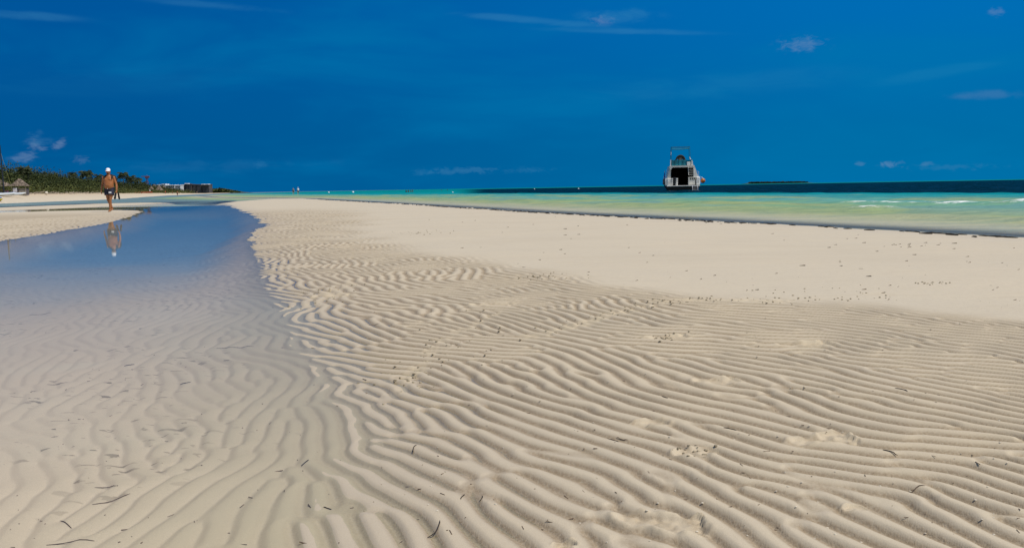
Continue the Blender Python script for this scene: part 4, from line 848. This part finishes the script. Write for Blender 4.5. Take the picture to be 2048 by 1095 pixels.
# wrack line along the open shore
b = MB()
wl = sea_edge[3:]
for i in range(len(wl)-1):
    (ax_, ay_), (bx_, by_) = wl[i], wl[i+1]; L_ = math.hypot(bx_-ax_, by_-ay_); nn = int(L_*(16 if ay_ < 40 else 6))
    for k in range(nn):
        t = rg.random(); dn = mnoise.noise((ax_*(1-t)+bx_*t, (ay_*(1-t)+by_*t)*.5, 3)); 
        if dn < -.25 and rg.random() < .8: continue
        off = -.08-rg.random()**2*.25-.12*dn; dx, dy = (bx_-ax_)/L_, (by_-ay_)/L_; s_ = 1
        x = ax_+(bx_-ax_)*t-dy*off*s_; y = ay_+(by_-ay_)*t+dx*off*s_; x -= .0
        r = rg.uniform(.010, .030)*(1+ay_/50); an = math.atan2(dy, dx)+rg.gauss(0, .25); z = float(H_at(np.array([x]), np.array([y]))[0])
        z = max(z, .0); b.tube([(x-math.cos(an)*r*2.5, y-math.sin(an)*r*2.5, z+.005), (x, y, z+r*.25), (x+math.cos(an)*r*2.5, y+math.sin(an)*r*2.5, z+.005)], [r*.15, r*.32, r*.15], 5)
tag(b.build('seaweed_line', M['weed']), 'thin dark line of washed-up seaweed along the open shore', 'seaweed', kind='stuff')
# dry flecks scattered over the smooth bar and clods along the trodden strips
b = MB(); c2 = MB()
for i in range(120):
    u = rg.uniform(700, 2048); v = rg.uniform(430, 600); 
    if rg.random() < .16: u, v = rg.gauss(1830, 80), rg.gauss(491, 5)
    x, y = G(u, v, .035)
    if sdpoly(np.array([x]), np.array([y]), BAR)[0] < .3 or sdpoly(np.array([x]), np.array([y]), RIP)[0] > 0: continue
    z = float(H_at(np.array([x]), np.array([y]))[0]); r = rg.uniform(.003, .007)*(1+y/14)*rg.choice([1, 1, 1, 1.4]); an = rg.gauss(.1, .5); b.tube([(x-math.cos(an)*r*1.6, y-math.sin(an)*r*1.6, z), (x+math.cos(an)*r*1.6, y+math.sin(an)*r*1.6, z+.004)], [(r*.25, r*.18), (r*.4, r*.2)], 5)
tag(b.build('seaweed_flecks', M['brownf']), 'dry dark seaweed flecks scattered over the smooth upper sandbar', 'seaweed', kind='stuff')
for pts, n, w in [([(1065, 668), (1240, 622), (1330, 600), (1420, 597)], 110, .07), ([(1420, 598), (1560, 601), (1650, 596), (1755, 589)], 60, .10), ([(800, 772), (900, 665)], 60, .06), ([(600, 605), (700, 560)], 50, .12), ([(1020, 556), (1145, 551)], 50, .12), ([(1320, 672), (1350, 668)], 28, .05), ([(1380, 893), (1395, 890)], 22, .03), ([(820, 745), (1000, 620)], 60, .12), ([(1840, 568), (1880, 568)], 26, .05), ([(1500, 590), (1750, 580)], 16, .2), ([(830, 470), (850, 462)], 26, .25)]:
    for k in range(n):
        t = rg.random()*(len(pts)-1); i = int(t); t -= i; u = pts[i][0]*(1-t)+pts[i+1][0]*t; v = pts[i][1]*(1-t)+pts[i+1][1]*t; x, y = G(u, v, .03); x += rg.gauss(0, w); y += rg.gauss(0, w)
        z = float(H_at(np.array([x]), np.array([y]))[0]); r = rg.uniform(.0015, .0042)*(1+y*.12); c2.ball((x, y, z+r*.35), (r*rg.uniform(.8, 1.5), r, r*.7), 6, 4)
tag(c2.build('sand_crumbs', M['clod']), 'crumbs of damp sand kicked up along the trodden strips', 'sand crumbs', kind='stuff')
b = MB()
for i in range(360):
    v = 480+600*rg.random()**.8; u = rg.uniform(0, 2048); x, y = G(u, v, .01)
    z = float(H_at(np.array([x]), np.array([y]))[0]); r = rg.uniform(.0006, .0015)*(1+y*.1); an = rg.random()*3.1; L_ = r*rg.choice([1, 1, 1.5, 1.5, 3, 7]); b.tube([(x-math.cos(an)*L_, y-math.sin(an)*L_, z+r*.4), (x+math.cos(an)*L_, y+math.sin(an)*L_, z+r*.5)], r*.7, 5)
tag(b.build('seagrass_litter', M['brownb']), 'tiny dark bits of dead seagrass sprinkled over the ripples', 'seagrass bits', kind='stuff')
b = MB()
for i in range(130):
    v = 620+460*rg.random(); u = rg.uniform(850, 2048); x, y = G(u, v, .02); z = float(H_at(np.array([x]), np.array([y]))[0]); r = rg.uniform(.001, .0026); b.ball((x, y, z+r*.5), (r*1.4, r, r*.7), 6, 4)
tag(b.build('shell_grit', M['shell']), 'tiny pale shell fragments caught between the sand ripples', 'shell bits', kind='stuff')
# the separate twigs and blades one can pick out
def twig(u, v, ln, an, m, name, label, cat, grp, bend=.2, th=.0016):
    x, y = G(u, v, .0); n = 7; pts = []; ln *= .8
    for i in range(n):
        t = (i/(n-1)-.5)*ln; a = an; px = x+math.cos(a)*t-math.sin(a)*bend*ln*(1-(2*i/(n-1)-1)**2)*.5; py = y+math.sin(a)*t+math.cos(a)*bend*ln*(1-(2*i/(n-1)-1)**2)*.5; pts.append([px, py])
    zs = H_at(np.array([p[0] for p in pts]), np.array([p[1] for p in pts])); zs = np.maximum(zs, zs.mean()-.002)
    o = MB().tube([(p[0]-x, p[1]-y, z+th*1.1) for p, z in zip(pts, zs)], [th*.5]+[th]*(n-2)+[th*.4], 6).build(name, m, None, True); o.location = (x, y, 0); return tag(o, label, cat, grp)
TW = [(868, 1063, .09, 1.3, 'twig', 'straight black twig standing out near the bottom left of centre'), (926, 998, .05, 1.4, 'twig', 'short dark twig in the pool, left one of an upright pair'), (962, 1000, .035, 1.4, 'twig', 'short dark twig in the pool, right one of an upright pair'), (1226, 888, .06, -1.0, 'twig', 'dark twig in a trough right of a crumbled footprint'), (1330, 806, .045, -1.2, 'twig', 'dark twig on a crest below the small crumbled hollow'), (1460, 872, .05, -.7, 'twig', 'dark curved twig in a trough beside the long shoe print'), (1802, 795, .06, -1.1, 'twig', 'thick dark twig on the right ripples below the wavy crests'), (1780, 922, .05, -.9, 'twig', 'dark twig on the far right, below a dark pebble speck'), (1245, 885, .05, -.8, 'brownb', 'brown blade lying along a crest near a crumbled hollow'), (1835, 994, .05, .3, 'brownb', 'brown blade beside the dark hole in the right foreground'), (140, 1070, .12, .15, 'brownb', 'long brown blade lying level at the bottom left'), (210, 960, .07, .0, 'brownb', 'brown level blade crossing a tilted one in the left pool'), (222, 985, .11, .8, 'brownb', 'long brown blade slanting up to the right in the left pool'), (130, 1030, .08, -.7, 'brownb', 'brown blade slanting down to the right in the left pool'), (370, 758, .06, 1.0, 'twig', 'dark blade upright in the middle of the shallow pool'), (258, 720, .06, 1.0, 'twig', 'dark notched twig on the submerged ripples left of centre'), (745, 652, .10, -.1, 'brownb', 'brown blade at the ragged pool edge'), (470, 690, .22, .05, 'brownb', 'long brown stalk lying level in the middle of the pool'), (80, 612, .16, .7, 'brownb', 'brown blade slanting in the far left of the pool'), (610, 922, .05, 1.3, 'twig', 'dark short twig under water between two pale ripples'), (830, 900, .06, 1.5, 'twig', 'dark upright blade at the pool\'s right margin'), (655, 1015, .03, -.5, 'twig', 'small black chip under water left of the margin blade'), (2020, 790, .07, -.4, 'twig', 'dark twig at the right picture edge mid height')]
for (u, v, ln, an, mk, lab) in TW: twig(u, v, ln, an, M[mk], 'twig' if mk == 'twig' else 'grass_blade', lab, 'twig' if mk == 'twig' else 'grass blade', 'single twigs and blades lying on the sand', rg.uniform(-.25, .25), .0013 if mk == 'twig' else .001)
